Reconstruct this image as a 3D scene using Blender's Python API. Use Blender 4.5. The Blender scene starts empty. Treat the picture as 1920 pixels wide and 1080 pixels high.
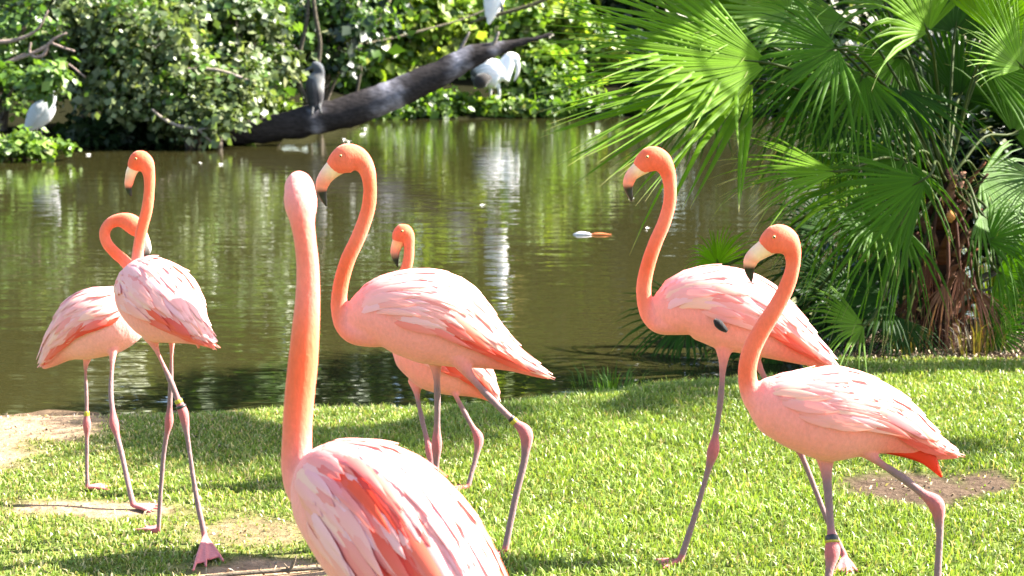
import bpy, math, random
import numpy as np
from mathutils import Vector

random.seed(11)
rng = np.random.default_rng(11)
R = math.radians
SC = bpy.context.scene
COL = SC.collection

# ------------------------------------------------------------------ camera
CAM_H, FPX = 1.60, 3000.0
PITCH = math.atan(440 / FPX)
cam_d = bpy.data.cameras.new('camera')
cam_d.sensor_width = 36.0
cam_d.lens = 36.0 * FPX / 1920
cam_d.clip_start, cam_d.clip_end = 0.05, 600
cam_d.dof.use_dof = True
cam_d.dof.focus_distance = 5.0
cam_d.dof.aperture_fstop = 6.3
cam = bpy.data.objects.new('camera', cam_d)
COL.objects.link(cam)
cam.location = (0, 0, CAM_H)
cam.rotation_euler = (math.pi / 2 - PITCH, 0, 0)
SC.camera = cam

# ------------------------------------------------------------------ light
SUN_DIR = Vector((0.74, 0.17, 0.65)).normalized()          # towards the sun
W = bpy.data.worlds.new('World')
SC.world = W
W.use_nodes = True
wn = W.node_tree.nodes
sky = wn.new('ShaderNodeTexSky')
sky.sky_type = 'NISHITA'
sky.sun_disc = False
sky.sun_elevation = math.asin(SUN_DIR.z)
sky.sun_rotation = math.atan2(SUN_DIR.x, SUN_DIR.y)
sky.dust_density = 1.5
W.node_tree.links.new(sky.outputs[0], wn['Background'].inputs[0])
wn['Background'].inputs[1].default_value = 0.075
sun_d = bpy.data.lights.new('sun', 'SUN')
sun_d.energy = 5.0
sun_d.angle = R(0.53)
sun_d.color = (1.0, 0.95, 0.87)
sun = bpy.data.objects.new('sun', sun_d)
COL.objects.link(sun)
sun.location = (20, 5, 18)
sun.rotation_euler = SUN_DIR.to_track_quat('Z', 'Y').to_euler()
SC.view_settings.view_transform = 'Standard'
SC.view_settings.look = 'None'
SC.view_settings.exposure = 2.88
SC.view_settings.gamma = 1.0
SC.view_settings.use_curve_mapping = False
SC.render.engine = 'CYCLES'
SC.cycles.use_denoising = True
SC.cycles.max_bounces = 8
SC.cycles.transmission_bounces = 6
SC.cycles.sample_clamp_indirect = 6.0

# ------------------------------------------------------------------ picture <-> place
_f = np.array([0, math.cos(PITCH), -math.sin(PITCH)])
_u = np.array([0, math.sin(PITCH), math.cos(PITCH)])


def ray(px, py):
    return _f + (px - 960) / FPX * np.array([1.0, 0, 0]) + (540 - py) / FPX * _u


def at(px, py, Y):
    d = ray(px, py)
    return np.array([0, 0, CAM_H]) + d * (Y / d[1])


def ground(px, py, z=0.0):
    d = ray(px, py)
    return np.array([0, 0, CAM_H]) + d * ((z - CAM_H) / d[2])


def mpp(px, py, Y):
    return (Y / ray(px, py)[1]) / FPX


def project(P):
    q = P - np.array([0, 0, CAM_H])
    zc = q @ _f
    return 960 + FPX * q[..., 0] / zc, 540 - FPX * (q @ _u) / zc


# ------------------------------------------------------------------ mesh helpers
def tag(o, label=None, cat=None, group=None, kind=None):
    for k, v in (('label', label), ('category', cat), ('group', group), ('kind', kind)):
        if v:
            o[k] = v
    return o


def empty(name, loc, label, cat, group=None):
    o = bpy.data.objects.new(name, None)
    COL.objects.link(o)
    o.location = [float(x) for x in loc]
    o.empty_display_size = 0.1
    return tag(o, label, cat, group)


def mesh_np(name, V, F, C=None, smooth=True):
    """V (n,3); F list of int arrays (m,3)/(m,4) or a plain list of tuples; C (n,3)"""
    me = bpy.data.meshes.new(name)
    V = np.asarray(V, dtype=np.float32)
    if isinstance(F, list) and len(F) and not isinstance(F[0], np.ndarray):
        me.from_pydata([tuple(map(float, v)) for v in V], [], F)
    else:
        if isinstance(F, np.ndarray):
            F = [F]
        me.vertices.add(len(V))
        me.vertices.foreach_set('co', V.ravel())
        loops = np.concatenate([f.ravel() for f in F]).astype(np.int32)
        sizes = np.concatenate([np.full(len(f), f.shape[1], np.int32) for f in F])
        starts = np.concatenate([[0], np.cumsum(sizes)[:-1]]).astype(np.int32)
        me.loops.add(len(loops))
        me.loops.foreach_set('vertex_index', loops)
        me.polygons.add(len(sizes))
        me.polygons.foreach_set('loop_start', starts)
        me.polygons.foreach_set('loop_total', sizes)
        me.update(calc_edges=True)
    if C is not None:
        a = me.color_attributes.new('Col', 'FLOAT_COLOR', 'POINT')
        c4 = np.ones((len(V), 4), np.float32)
        c4[:, :3] = C
        a.data.foreach_set('color', c4.ravel())
    if smooth and len(me.polygons):
        me.polygons.foreach_set('use_smooth', np.ones(len(me.polygons), bool))
    me.validate()
    return me


def obj(name, me, mat=None, parent=None):
    o = bpy.data.objects.new(name, me)
    COL.objects.link(o)
    if mat is not None and not me.materials:
        me.materials.append(mat)
    if parent is not None:
        o.parent = parent
    return o


def unit(v):
    v = np.asarray(v, float)
    return v / (np.linalg.norm(v, axis=-1, keepdims=True) + 1e-12)


def spline(K, n):
    """smooth curve through the rows of K; first three columns are a position"""
    K = np.asarray(K, float)
    d = np.linalg.norm(np.diff(K[:, :3], axis=0), axis=1) ** 0.75 + 1e-6
    t = np.concatenate([[0], np.cumsum(d)])
    M = np.zeros_like(K)
    M[0] = (K[1] - K[0]) / d[0]
    M[-1] = (K[-1] - K[-2]) / d[-1]
    for i in range(1, len(K) - 1):
        a, b = (K[i] - K[i - 1]) / d[i - 1], (K[i + 1] - K[i]) / d[i]
        M[i] = (a * d[i] + b * d[i - 1]) / (d[i] + d[i - 1])
    out = []
    for x in np.linspace(0, t[-1], n):
        i = min(np.searchsorted(t, x, side='right') - 1, len(K) - 2)
        h = d[i]
        s = (x - t[i]) / h
        out.append((2 * s**3 - 3 * s**2 + 1) * K[i] + (s**3 - 2 * s**2 + s) * h * M[i]
                   + (-2 * s**3 + 3 * s**2) * K[i + 1] + (s**3 - s**2) * h * M[i + 1])
    return np.array(out)


class Loft:
    """a tube of elliptical cross-section: rows x,y,z,r1,r2,(colour r,g,b)"""

    def __init__(self, K, side=None, n=24, m=14):
        self.Q = Q = spline(K, n)
        Q[:, 3:5] = np.maximum(Q[:, 3:5], 0.0006)
        self.c, self.r1, self.r2 = Q[:, :3], Q[:, 3], Q[:, 4]
        self.col = np.clip(Q[:, 5:8], 0, 1) if Q.shape[1] >= 8 else None
        T = unit(np.gradient(self.c, axis=0))
        if side is None:
            n2 = np.zeros_like(T)
            a = np.array([0, 1.0, 0]) if abs(T[0][1]) < 0.8 else np.array([1.0, 0, 0])
            for i in range(len(T)):
                a = unit(a - (a @ T[i]) * T[i])
                n2[i] = a
        else:
            s = np.asarray(side, float)
            n2 = unit(s[None] - (T @ s)[:, None] * T)
        self.T, self.n2, self.n1 = T, n2, np.cross(n2, T)
        if self.n1[len(T) // 2][2] < 0 and side is not None and abs(T[len(T) // 2][2]) < 0.95:
            self.n1 = -self.n1
        self.m = m

    def mesh(self):
        n, m = len(self.c), self.m
        a = np.linspace(0, 2 * np.pi, m, endpoint=False)
        V = (self.c[:, None] + self.n1[:, None] * (self.r1[:, None] * np.cos(a))[..., None]
             + self.n2[:, None] * (self.r2[:, None] * np.sin(a))[..., None]).reshape(-1, 3)
        i, j = np.meshgrid(np.arange(n - 1), np.arange(m), indexing='ij')
        i, j = i.ravel(), j.ravel()
        k = (j + 1) % m
        F = np.stack([i * m + j, i * m + k, (i + 1) * m + k, (i + 1) * m + j], 1)
        V = np.concatenate([V, self.c[:1] - self.T[:1] * self.r1[0] * .4, self.c[-1:] + self.T[-1:] * self.r1[-1] * .4])
        j = np.arange(m)
        k = (j + 1) % m
        c0, c1 = np.full(m, n * m), np.full(m, n * m + 1)
        tri = np.concatenate([np.stack([c0, k, j], 1), np.stack([c1, (n - 1) * m + j, (n - 1) * m + k], 1)])
        C = None
        if self.col is not None:
            C = np.concatenate([np.repeat(self.col, m, 0), self.col[:1], self.col[-1:]])
        return V, F, tri, C

    def S(self, s, phi, off=0.0, sign=1):
        """surface point: s along 0..1, phi from the top down the side (radians)"""
        n = len(self.c)
        x = np.clip(np.asarray(s, float), 0, 1) * (n - 1)
        i = np.minimum(x.astype(int), n - 2)
        w = (x - i)[..., None]
        L = lambda A: A[i] * (1 - w) + A[i + 1] * w
        c, n1, n2 = L(self.c), L(self.n1), L(self.n2)
        r1, r2 = L(self.r1[:, None]), L(self.r2[:, None])
        off = np.asarray(off)[..., None] if np.ndim(off) else off
        cs, sn = np.cos(phi)[..., None], np.sin(phi)[..., None]
        return c + n1 * (r1 + off) * cs + sign * n2 * (r2 + off) * sn


def join(parts):
    """parts of (V, quads, tris, C) -> V, [quads, tris], C"""
    Vs, Q, T, Cs, o = [], [], [], [], 0
    for V, q, t, C in parts:
        Vs.append(V)
        if q is not None and len(q):
            Q.append(q + o)
        if t is not None and len(t):
            T.append(t + o)
        Cs.append(C if C is not None else np.zeros((len(V), 3)))
        o += len(V)
    F = []
    if Q:
        F.append(np.concatenate(Q))
    if T:
        F.append(np.concatenate(T))
    return np.concatenate(Vs), F, np.concatenate(Cs)


def tube(K, n=10, m=7, side=None):
    return Loft([list(k) + ([k[3]] if len(k) == 4 else []) for k in K], side, n, m).mesh()


# ------------------------------------------------------------------ materials
def new_mat(name):
    m = bpy.data.materials.new(name)
    m.use_nodes = True
    nt = m.node_tree
    b = nt.nodes['Principled BSDF']
    return m, nt, b


def N(nt, kind, **kw):
    n = nt.nodes.new(kind)
    for k, v in kw.items():
        if k.startswith('_'):
            setattr(n, k[1:], v)
        else:
            n.inputs[k.replace('_', ' ')].default_value = v
    return n


def attr_col(nt, noise_scale, lo, hi, detail=4.0, stretch=None):
    """colour attribute times a noise factor; returns a colour socket"""
    at_ = N(nt, 'ShaderNodeAttribute', _attribute_name='Col')
    tc = N(nt, 'ShaderNodeTexCoord')
    mp = N(nt, 'ShaderNodeMapping')
    if stretch:
        mp.inputs['Scale'].default_value = stretch
    nt.links.new(tc.outputs['Object'], mp.inputs['Vector'])
    nz = N(nt, 'ShaderNodeTexNoise', Scale=noise_scale, Detail=detail, Roughness=0.65)
    nt.links.new(mp.outputs[0], nz.inputs['Vector'])
    mr = N(nt, 'ShaderNodeMapRange')
    mr.inputs['From Min'].default_value, mr.inputs['From Max'].default_value = 0.3, 0.7
    mr.inputs['To Min'].default_value, mr.inputs['To Max'].default_value = lo, hi
    nt.links.new(nz.outputs[0], mr.inputs['Value'])
    mx = N(nt, 'ShaderNodeVectorMath', _operation='SCALE')
    nt.links.new(at_.outputs['Color'], mx.inputs[0])
    nt.links.new(mr.outputs[0], mx.inputs['Scale'])
    return mx.outputs[0], nz


def bump(nt, b, src, strength, dist):
    bp = N(nt, 'ShaderNodeBump', Strength=strength, Distance=dist)
    nt.links.new(src, bp.inputs['Height'])
    nt.links.new(bp.outputs[0], b.inputs['Normal'])
    return bp


def attr_mat(name, rough, noise_scale, lo, hi, bstr=0.3, bdist=0.004, stretch=None, spec=0.4, sss=0.0, sheen=0.0):
    m, nt, b = new_mat(name)
    c, nz = attr_col(nt, noise_scale, lo, hi, stretch=stretch)
    nt.links.new(c, b.inputs['Base Color'])
    b.inputs['Roughness'].default_value = rough
    b.inputs['Specular IOR Level'].default_value = spec
    if sss:
        b.inputs['Subsurface Weight'].default_value = sss
        b.inputs['Subsurface Radius'].default_value = (0.02, 0.008, 0.005)
    if sheen:
        b.inputs['Sheen Weight'].default_value = sheen
    bump(nt, b, nz.outputs[0], bstr, bdist)
    return m


def leaf_mat(name, rough=0.4, trans=0.35, spec=0.5, tint=(1.15, 1.25, 0.5)):
    m, nt, b = new_mat(name)
    at_ = N(nt, 'ShaderNodeAttribute', _attribute_name='Col')
    nt.links.new(at_.outputs['Color'], b.inputs['Base Color'])
    b.inputs['Roughness'].default_value = rough
    b.inputs['Specular IOR Level'].default_value = spec
    tr = N(nt, 'ShaderNodeBsdfTranslucent')
    mu = N(nt, 'ShaderNodeVectorMath', _operation='MULTIPLY')
    mu.inputs[1].default_value = tint
    nt.links.new(at_.outputs['Color'], mu.inputs[0])
    nt.links.new(mu.outputs[0], tr.inputs['Color'])
    mix = N(nt, 'ShaderNodeMixShader', Fac=trans)
    nt.links.new(b.outputs[0], mix.inputs[1])
    nt.links.new(tr.outputs[0], mix.inputs[2])
    nt.links.new(mix.outputs[0], nt.nodes['Material Output'].inputs['Surface'])
    return m


M_PLUME = attr_mat('plumage', 0.7, 110.0, 0.90, 1.06, 0.5, 0.005, stretch=(1, 1, .55), spec=0.08, sss=0.12, sheen=0.15)
M_FEATHER = leaf_mat('feather_vane', 0.6, 0.16, 0.25, (1.1, 0.9, 0.85))
M_HORN = attr_mat('bill_horn', 0.42, 60.0, 0.9, 1.05, 0.1, 0.002, spec=0.5)
M_BARK = attr_mat('bark', 0.85, 9.0, 0.55, 1.35, 0.8, 0.03, stretch=(1, 1, 3), spec=0.0)
M_LEAF = leaf_mat('broad_leaf', 0.42, 0.38, 0.5)
M_LIME = leaf_mat('lime_leaf', 0.45, 0.55, 0.4, (1.2, 1.25, 0.4))
M_PALM = leaf_mat('palm_leaf', 0.55, 0.42, 0.14, (1.3, 1.45, 0.2))
M_GRASS = leaf_mat('grass_blade', 0.42, 0.34, 0.32, (1.2, 1.2, 0.5))
M_LITTER = attr_mat('dry_litter', 0.8, 30.0, 0.7, 1.2, 0.3, 0.004)
M_PAINT = attr_mat('plastic_band', 0.4, 10.0, 0.95, 1.03, 0.05, 0.001)
# ------------------------------------------------------------------ ground, water, lawn
WATER_Z = -0.10


def smooth(a, b, x):
    t = np.clip((x - a) / (b - a), 0, 1)
    return t * t * (3 - 2 * t)


def lut(x, pts):
    p = np.array(pts)
    return np.interp(x, p[:, 0], p[:, 1])


def hsh(x, y, k=1.0):
    """cheap smooth noise about -1..1"""
    return (np.sin(x * 2.1 * k + 1.3 * np.sin(y * 1.7 * k)) * np.cos(y * 2.7 * k + .9 * np.sin(x * 1.3 * k)) * .6
            + np.sin(x * 5.3 * k + 2.2 + 1.5 * np.cos(y * 4.1 * k)) * np.cos(y * 6.1 * k + 1.1) * .4)


NEAR = [(-30, 7.6), (-2.4, 7.42), (-1.5, 7.45), (-.6, 7.55), (0, 7.62), (.35, 7.85), (.7, 8.05), (1.5, 8.25), (1.8, 9.0), (2.3, 9.9), (3.2, 10.2), (6, 10.4), (30, 10.5)]
FAR = [(-60, 24), (-10, 26.5), (-8.6, 27.5), (-7.2, 29.4), (-4.5, 30.6), (-3.9, 41.6), (-2, 42), (0, 42.5), (4, 43), (12, 43.5), (60, 44)]


def near_y(x, y=0):
    return lut(x, NEAR) + .05 * hsh(x, x * .3, 1.7)


def far_y(x):
    return lut(x, FAR) + .3 * hsh(x, 0 * x, .5)


def ground_z(x, y):
    a = y - near_y(x)                       # > 0 : beyond the near shore
    b = far_y(x) - y                        # > 0 : before the far shore
    z = .012 * hsh(x, y, 1.0) * smooth(0, -1.5, a) + .006 * hsh(x, y, 4)
    near_prof = np.where(a < 0, WATER_Z + (.10) * smooth(0, -.55, a), WATER_Z - .5 * smooth(0, 2.0, a))
    far_prof = np.where(b > 0, WATER_Z - .5 * smooth(0, 2.0, b), WATER_Z + .30 * smooth(0, -1.2, b) + .9 * smooth(-2, -25, b))
    return z + np.where(b < 8, np.maximum(near_prof, far_prof), near_prof)


def px_ell(px, py, cx, cy, rx, ry):
    return np.sqrt(((px - cx) / rx) ** 2 + ((py - cy) / ry) ** 2)


# bare places on the lawn, as ellipses on the ground: x, y, half-widths
def g_ell(cx, cy, rx, ry):
    c = ground(cx, cy)
    return c[0], c[1], abs(ground(cx + rx, cy)[0] - c[0]), abs(ground(cx, cy - ry)[1] - ground(cx, cy + ry)[1]) / 2


BARE = [g_ell(40, 790, 190, 60), g_ell(-60, 850, 150, 40), g_ell(180, 752, 190, 20), g_ell(170, 953, 210, 17), g_ell(470, 990, 150, 30), g_ell(520, 1068, 190, 28),
        g_ell(1715, 916, 150, 36), g_ell(1850, 905, 75, 26), g_ell(600, 1120, 160, 30)]


def bare(x, y):
    """0 grass .. 1 bare soil"""
    k = np.zeros_like(x)
    for i, (cx, cy, rx, ry) in enumerate(BARE):
        d = np.sqrt(((x - cx) / rx) ** 2 + ((y - cy) / ry) ** 2) + .26 * hsh(x, y, 3.0) + .20 * hsh(y, x, 9.0)
        k = np.maximum(k, smooth(1.3, .55, d) * (.75 if i in (4,) else 1))
    a = y - near_y(x)
    shore_l = smooth(-1.45, -1.75, x + .1 * hsh(x, y, 4))
    k = np.maximum(k, smooth(-.45, -.2, a) * shore_l)
    k = np.maximum(k, smooth(-.10, -.02, a) * smooth(2.5, 0, a))
    bed = smooth(1.55, 1.9, x + .08 * hsh(x, y, 4)) * smooth(8.2, 8.42, y + .06 * hsh(x, y, 5))
    k = np.maximum(k, bed * .95)
    return np.clip(k, 0, 1)


def grid_lines(a):
    out = [a[0][0]]
    for lo, hi, st in a:
        n = max(1, int(round((hi - lo) / st)))
        out += list(lo + (hi - lo) * (np.arange(n) + 1) / n)
    return np.array(out)


gx = grid_lines([(-70, -20, 5), (-20, -4, .4), (-4, 4.5, .04), (4.5, 20, .4), (20, 70, 5)])
gyl = grid_lines([(-12, 1.5, 1), (1.5, 3.5, .1), (3.5, 10.6, .04), (10.6, 22, .8), (22, 48, .25), (48, 140, 6)])
XX, YY = np.meshgrid(gx, gyl)
ZZ = ground_z(XX, YY)
B = bare(XX, YY)
BED = smooth(1.5, 1.9, XX) * smooth(8.15, 8.4, YY) * (YY < 13)
SOIL, SOIL2, THATCH, MULCH, FARB = (.29, .20, .125), (.22, .145, .09), (.095, .12, .028), (.026, .018, .012), (.012, .012, .006)
nz = (hsh(XX, YY, 6) * .5 + .5)[..., None]
soil = np.array(SOIL) * nz + np.array(SOIL2) * (1 - nz)
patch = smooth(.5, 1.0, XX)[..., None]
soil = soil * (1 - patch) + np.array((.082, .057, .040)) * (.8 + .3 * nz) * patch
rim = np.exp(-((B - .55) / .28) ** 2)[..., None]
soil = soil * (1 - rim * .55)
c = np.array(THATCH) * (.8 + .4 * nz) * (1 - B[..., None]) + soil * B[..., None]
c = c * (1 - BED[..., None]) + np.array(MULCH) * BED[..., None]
wet = smooth(-.16, -.02, YY - near_y(XX))[..., None]
c = c * (1 - wet * .55)
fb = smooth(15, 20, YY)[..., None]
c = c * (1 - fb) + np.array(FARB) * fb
ny, nx = XX.shape
i, j = np.meshgrid(np.arange(ny - 1), np.arange(nx - 1), indexing='ij')
a = (i * nx + j).ravel()
F = np.stack([a, a + 1, a + nx + 1, a + nx], 1)
M_SOIL = attr_mat('soil', 0.9, 26.0, 0.62, 1.3, 0.9, 0.02, spec=0.0)
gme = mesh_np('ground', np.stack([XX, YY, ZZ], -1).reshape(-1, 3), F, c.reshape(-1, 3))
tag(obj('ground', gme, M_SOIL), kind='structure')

# pond surface
m, nt, b = new_mat('pond_water')
b.inputs['Base Color'].default_value = (.0225, .0205, .0065, 1)
b.inputs['Roughness'].default_value = .02
b.inputs['IOR'].default_value = 1.33
b.inputs['Specular IOR Level'].default_value = .5
tc = N(nt, 'ShaderNodeTexCoord')
mp1 = N(nt, 'ShaderNodeMapping')
mp1.inputs['Scale'].default_value = (.95, 2.7, 1)
n1 = N(nt, 'ShaderNodeTexNoise', Scale=1.0, Detail=3.0, Roughness=.5)
mp2 = N(nt, 'ShaderNodeMapping')
mp2.inputs['Scale'].default_value = (2.6, 7.5, 1)
n2 = N(nt, 'ShaderNodeTexNoise', Scale=1.0, Detail=2.0, Roughness=.5)
for mp, n in ((mp1, n1), (mp2, n2)):
    nt.links.new(tc.outputs['Object'], mp.inputs['Vector'])
    nt.links.new(mp.outputs[0], n.inputs['Vector'])
ad = N(nt, 'ShaderNodeMath', _operation='MULTIPLY_ADD')
nt.links.new(n2.outputs[0], ad.inputs[0])
ad.inputs[1].default_value = .36
nt.links.new(n1.outputs[0], ad.inputs[2])
bump(nt, b, ad.outputs[0], 1.0, .0062)
wme = mesh_np('water', [(-70, 5.5, WATER_Z), (70, 5.5, WATER_Z), (70, 60, WATER_Z), (-70, 60, WATER_Z)], [(0, 1, 2, 3)], smooth=False)
tag(obj('water', wme, m), kind='structure')


# grass
def blades(xy, h, w, lean, col, seg=2):
    n = len(xy)
    az = rng.uniform(0, 2 * np.pi, n)
    la = rng.uniform(0, 2 * np.pi, n)
    P = np.stack([xy[:, 0], xy[:, 1], ground_z(xy[:, 0], xy[:, 1]) - .004], 1)
    s = np.stack([np.cos(az), np.sin(az), 0 * az], 1) * w[:, None] / 2
    d = np.stack([np.cos(la), np.sin(la), 0 * la], 1) * (lean * h)[:, None]
    up = np.array([0, 0, 1.0])
    p1 = P + d * .35 + up * (h * .62)[:, None]
    p2 = P + d + up * (h * np.sqrt(np.maximum(1 - (lean * .75) ** 2, .15)))[:, None]
    V = np.stack([P - s, P + s, p1 - s * .8, p1 + s * .8, p2], 1).reshape(-1, 3)
    k = np.arange(n) * 5
    q = np.stack([k, k + 1, k + 3, k + 2], 1)
    t = np.stack([k + 2, k + 3, k + 4], 1)
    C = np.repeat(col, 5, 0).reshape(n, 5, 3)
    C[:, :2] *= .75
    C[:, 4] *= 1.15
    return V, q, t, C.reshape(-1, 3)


def lawn_points(n, x0, x1, y0, y1):
    return np.stack([rng.uniform(x0, x1, n), rng.uniform(y0, y1, n)], 1)


pts = np.concatenate([lawn_points(300000, -2.9, 3.0, 3.6, 8.4), lawn_points(40000, -5.5, -2.9, 3.6, 7.6), lawn_points(36000, 3.0, 5.5, 3.6, 8.4), lawn_points(20000, -3, 3, 2.2, 3.6)])
bk = bare(pts[:, 0], pts[:, 1])
clump = .5 + .5 * hsh(pts[:, 0], pts[:, 1], 2.3)
keep = (rng.random(len(pts)) > np.clip(bk * 1.08, 0, .975)) & (pts[:, 1] < near_y(pts[:, 0]) - .015) & (rng.random(len(pts)) > .25 * (1 - clump))
pts, bk, clump = pts[keep], bk[keep], clump[keep]
n = len(pts)
left = smooth(.2, -1.6, pts[:, 0])
shore = smooth(-.55, -.1, pts[:, 1] - near_y(pts[:, 0])) * smooth(-1.6, -1.2, pts[:, 0])
h = (.024 + .030 * rng.random(n) ** 1.5 + .014 * clump) * (1 - .45 * bk) * (1 + 1.0 * shore * rng.random(n)) * (1 - .25 * left)
w = .004 + .0045 * rng.random(n)
lean = rng.uniform(.15, 1.05, n)
GA, GB, GC, STRAW = np.array((.125, .20, .026)), np.array((.235, .29, .06)), np.array((.06, .14, .016)), np.array((.40, .34, .16))
t = rng.random(n)[:, None]
col = GA * (1 - t) + GB * t
t2 = (clump * rng.random(n))[:, None]
col = col * (1 - t2 * .4) + GC * t2 * .4
dry = (rng.random(n) < .10 + .35 * bk + .22 * left)[:, None]
big = (.5 + .5 * hsh(pts[:, 0] + 3, pts[:, 1], .9)) * .5 + (.5 + .5 * hsh(pts[:, 1], pts[:, 0] + 7, 3.7)) * .5
col = col * (.62 + .75 * big)[:, None]
h = h * (.45 + .42 * big)
col = np.where(dry, STRAW * rng.uniform(.6, 1.2, (n, 1)), col)
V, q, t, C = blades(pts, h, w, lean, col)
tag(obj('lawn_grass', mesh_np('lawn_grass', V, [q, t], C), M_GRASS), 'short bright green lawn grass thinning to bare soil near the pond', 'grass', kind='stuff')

# loose dry bits on the bare soil
n = 9000
pts = np.concatenate([lawn_points(n, -3, 3, 3.6, 8.6), lawn_points(5000, 1.5, 3.2, 8.2, 9.8)])
k = np.maximum(bare(pts[:, 0], pts[:, 1]), .10)
pts = pts[(rng.random(len(pts)) < k * .8) & (pts[:, 1] < near_y(pts[:, 0]))]
n = len(pts)
lit = np.array((.30, .22, .13)) * rng.uniform(.3, 1.6, (n, 1)) + np.array((.12, .12, .12)) * (rng.random((n, 1)) < .06) + np.array((.45, .38, .34)) * (rng.random((n, 1)) < .05)
V, q, t, C = blades(pts, rng.uniform(.008, .03, n), rng.uniform(.004, .011, n), rng.uniform(.9, 1.3, n), lit)
tag(obj('leaf_litter', mesh_np('leaf_litter', V, [q, t], C), M_LITTER), 'brown dry leaf bits scattered over the bare soil patches', 'litter', kind='stuff')


# ------------------------------------------------------------------ foliage
def leaf_cloud(P, nrm, size, col, asp=.42, fold=.25, r=rng):
    """one folded four-cornered leaf at each point"""
    n = len(P)
    a = unit(nrm + r.normal(0, .55, (n, 3)))
    d = unit(np.cross(a, r.normal(0, 1, (n, 3))))
    d[:, 2] -= .35
    d = unit(d)
    s = unit(np.cross(d, a))
    a = np.cross(s, d)
    L = size[:, None]
    tip = P + d * L
    m1 = P + d * L * .45 + s * L * asp + a * L * fold * asp
    m2 = P + d * L * .45 - s * L * asp + a * L * fold * asp
    V = np.stack([P, m1, tip, m2], 1).reshape(-1, 3)
    k = np.arange(n) * 4
    t = np.concatenate([np.stack([k, k + 1, k + 2], 1), np.stack([k, k + 2, k + 3], 1)])
    return V, None, t, np.repeat(col, 4, 0)


def tree(name, label, base, lumps, nleaf, lsize, cols, group=None, trunk_r=.08, seed=0, cat='shrub', clump_r=.34, nclump=None, bark=(.12, .10, .08), stems=1, asp=.42, mat=None):
    """a thing: trunk with limbs (one part) and a crown of single leaves in clumps (one part)"""
    r = np.random.default_rng(seed)
    base = np.asarray(base, float)
    o = empty(name, base, label, cat, group)
    lumps = [np.asarray(l, float) for l in lumps]                 # x y z rx ry rz
    vol = np.array([l[3] * l[4] * l[5] for l in lumps]) ** .7
    nclump = nclump or max(12, nleaf // 55)
    ids = r.choice(len(lumps), nclump, p=vol / vol.sum())
    L = np.array(lumps)[ids]
    dirs = unit(r.normal(0, 1, (nclump, 3)))
    cen = L[:, :3] + dirs * L[:, 3:6] * (r.random((nclump, 1)) ** .45)
    cen[:, 2] = np.maximum(cen[:, 2], .12)
    ci = r.integers(0, nclump, nleaf)
    cr = clump_r * r.uniform(.6, 1.35, nclump)
    off = r.normal(0, 1, (nleaf, 3)) * cr[ci][:, None] * np.array([.62, .62, .45])
    P = cen[ci] + off
    P[:, 2] = np.maximum(P[:, 2], WATER_Z + .05)
    nr = unit(off + np.array([0, 0, .55]) + .25 * dirs[ci])
    cs = np.array(cols)
    k = r.integers(0, len(cs), nclump)
    col = cs[k][ci] * r.uniform(.65, 1.4, (nleaf, 1))
    pale = r.random(nleaf) < .04
    col[pale] = (.19, .20, .09)
    V, q, t, C = leaf_cloud(P, nr, lsize * r.uniform(.45, 1.5, nleaf) * r.uniform(.75, 1.3, nclump)[ci], col, asp, r=r)
    cw = obj('crown', mesh_np('crown', V - base, [t], C, smooth=False), mat or M_LEAF, o)
    cw['kind'] = 'stuff'
    parts = []
    tips = cen[r.choice(nclump, min(nclump, 9 * stems), replace=False)]
    for s in range(stems):
        b0 = base + np.array([r.uniform(-.25, .25), r.uniform(-.2, .2), -.1]) * (1 if stems > 1 else 0) - [0, 0, .1]
        top = L[:, :3].mean(0) if stems == 1 else tips[s * 9 % len(tips)]
        mid = b0 * .5 + top * .5 + r.normal(0, .12, 3)
        parts.append(tube([[*b0, trunk_r * 1.25], [*(b0 * .75 + mid * .25), trunk_r], [*mid, trunk_r * .75], [*top, trunk_r * .35]], 12, 8))
        for tp in tips[s::stems]:
            st = b0 + (mid - b0) * r.uniform(.5, 1)
            mm = st * .5 + tp * .5 + np.array([0, 0, .15]) + r.normal(0, .08, 3)
            parts.append(tube([[*st, trunk_r * .5], [*mm, trunk_r * .3], [*tp, trunk_r * .08 + .004]], 9, 5))
    V, F, _ = join(parts)
    obj('trunk', mesh_np('trunk', V - base, F, np.tile(bark, (len(V), 1))), M_BARK, o)
    return o


GREY_G = [(.10, .135, .045), (.13, .16, .062), (.075, .11, .03), (.16, .185, .08)]
MID_G = [(.07, .135, .018), (.10, .165, .024), (.05, .10, .014)]
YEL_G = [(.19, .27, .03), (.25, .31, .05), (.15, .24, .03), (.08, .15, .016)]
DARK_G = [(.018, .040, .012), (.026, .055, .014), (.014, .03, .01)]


def bx(px, py, Y):
    return at(px, py, Y)


def lump(px, py, Y, rx, ry, rz):
    p = at(px, py, Y)
    return [*p, rx, ry, rz]


def gbase(px, Y):
    x = at(px, 200, Y)[0]
    return np.array([x, Y, float(ground_z(np.array([x]), np.array([Y]))[0])])


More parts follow.
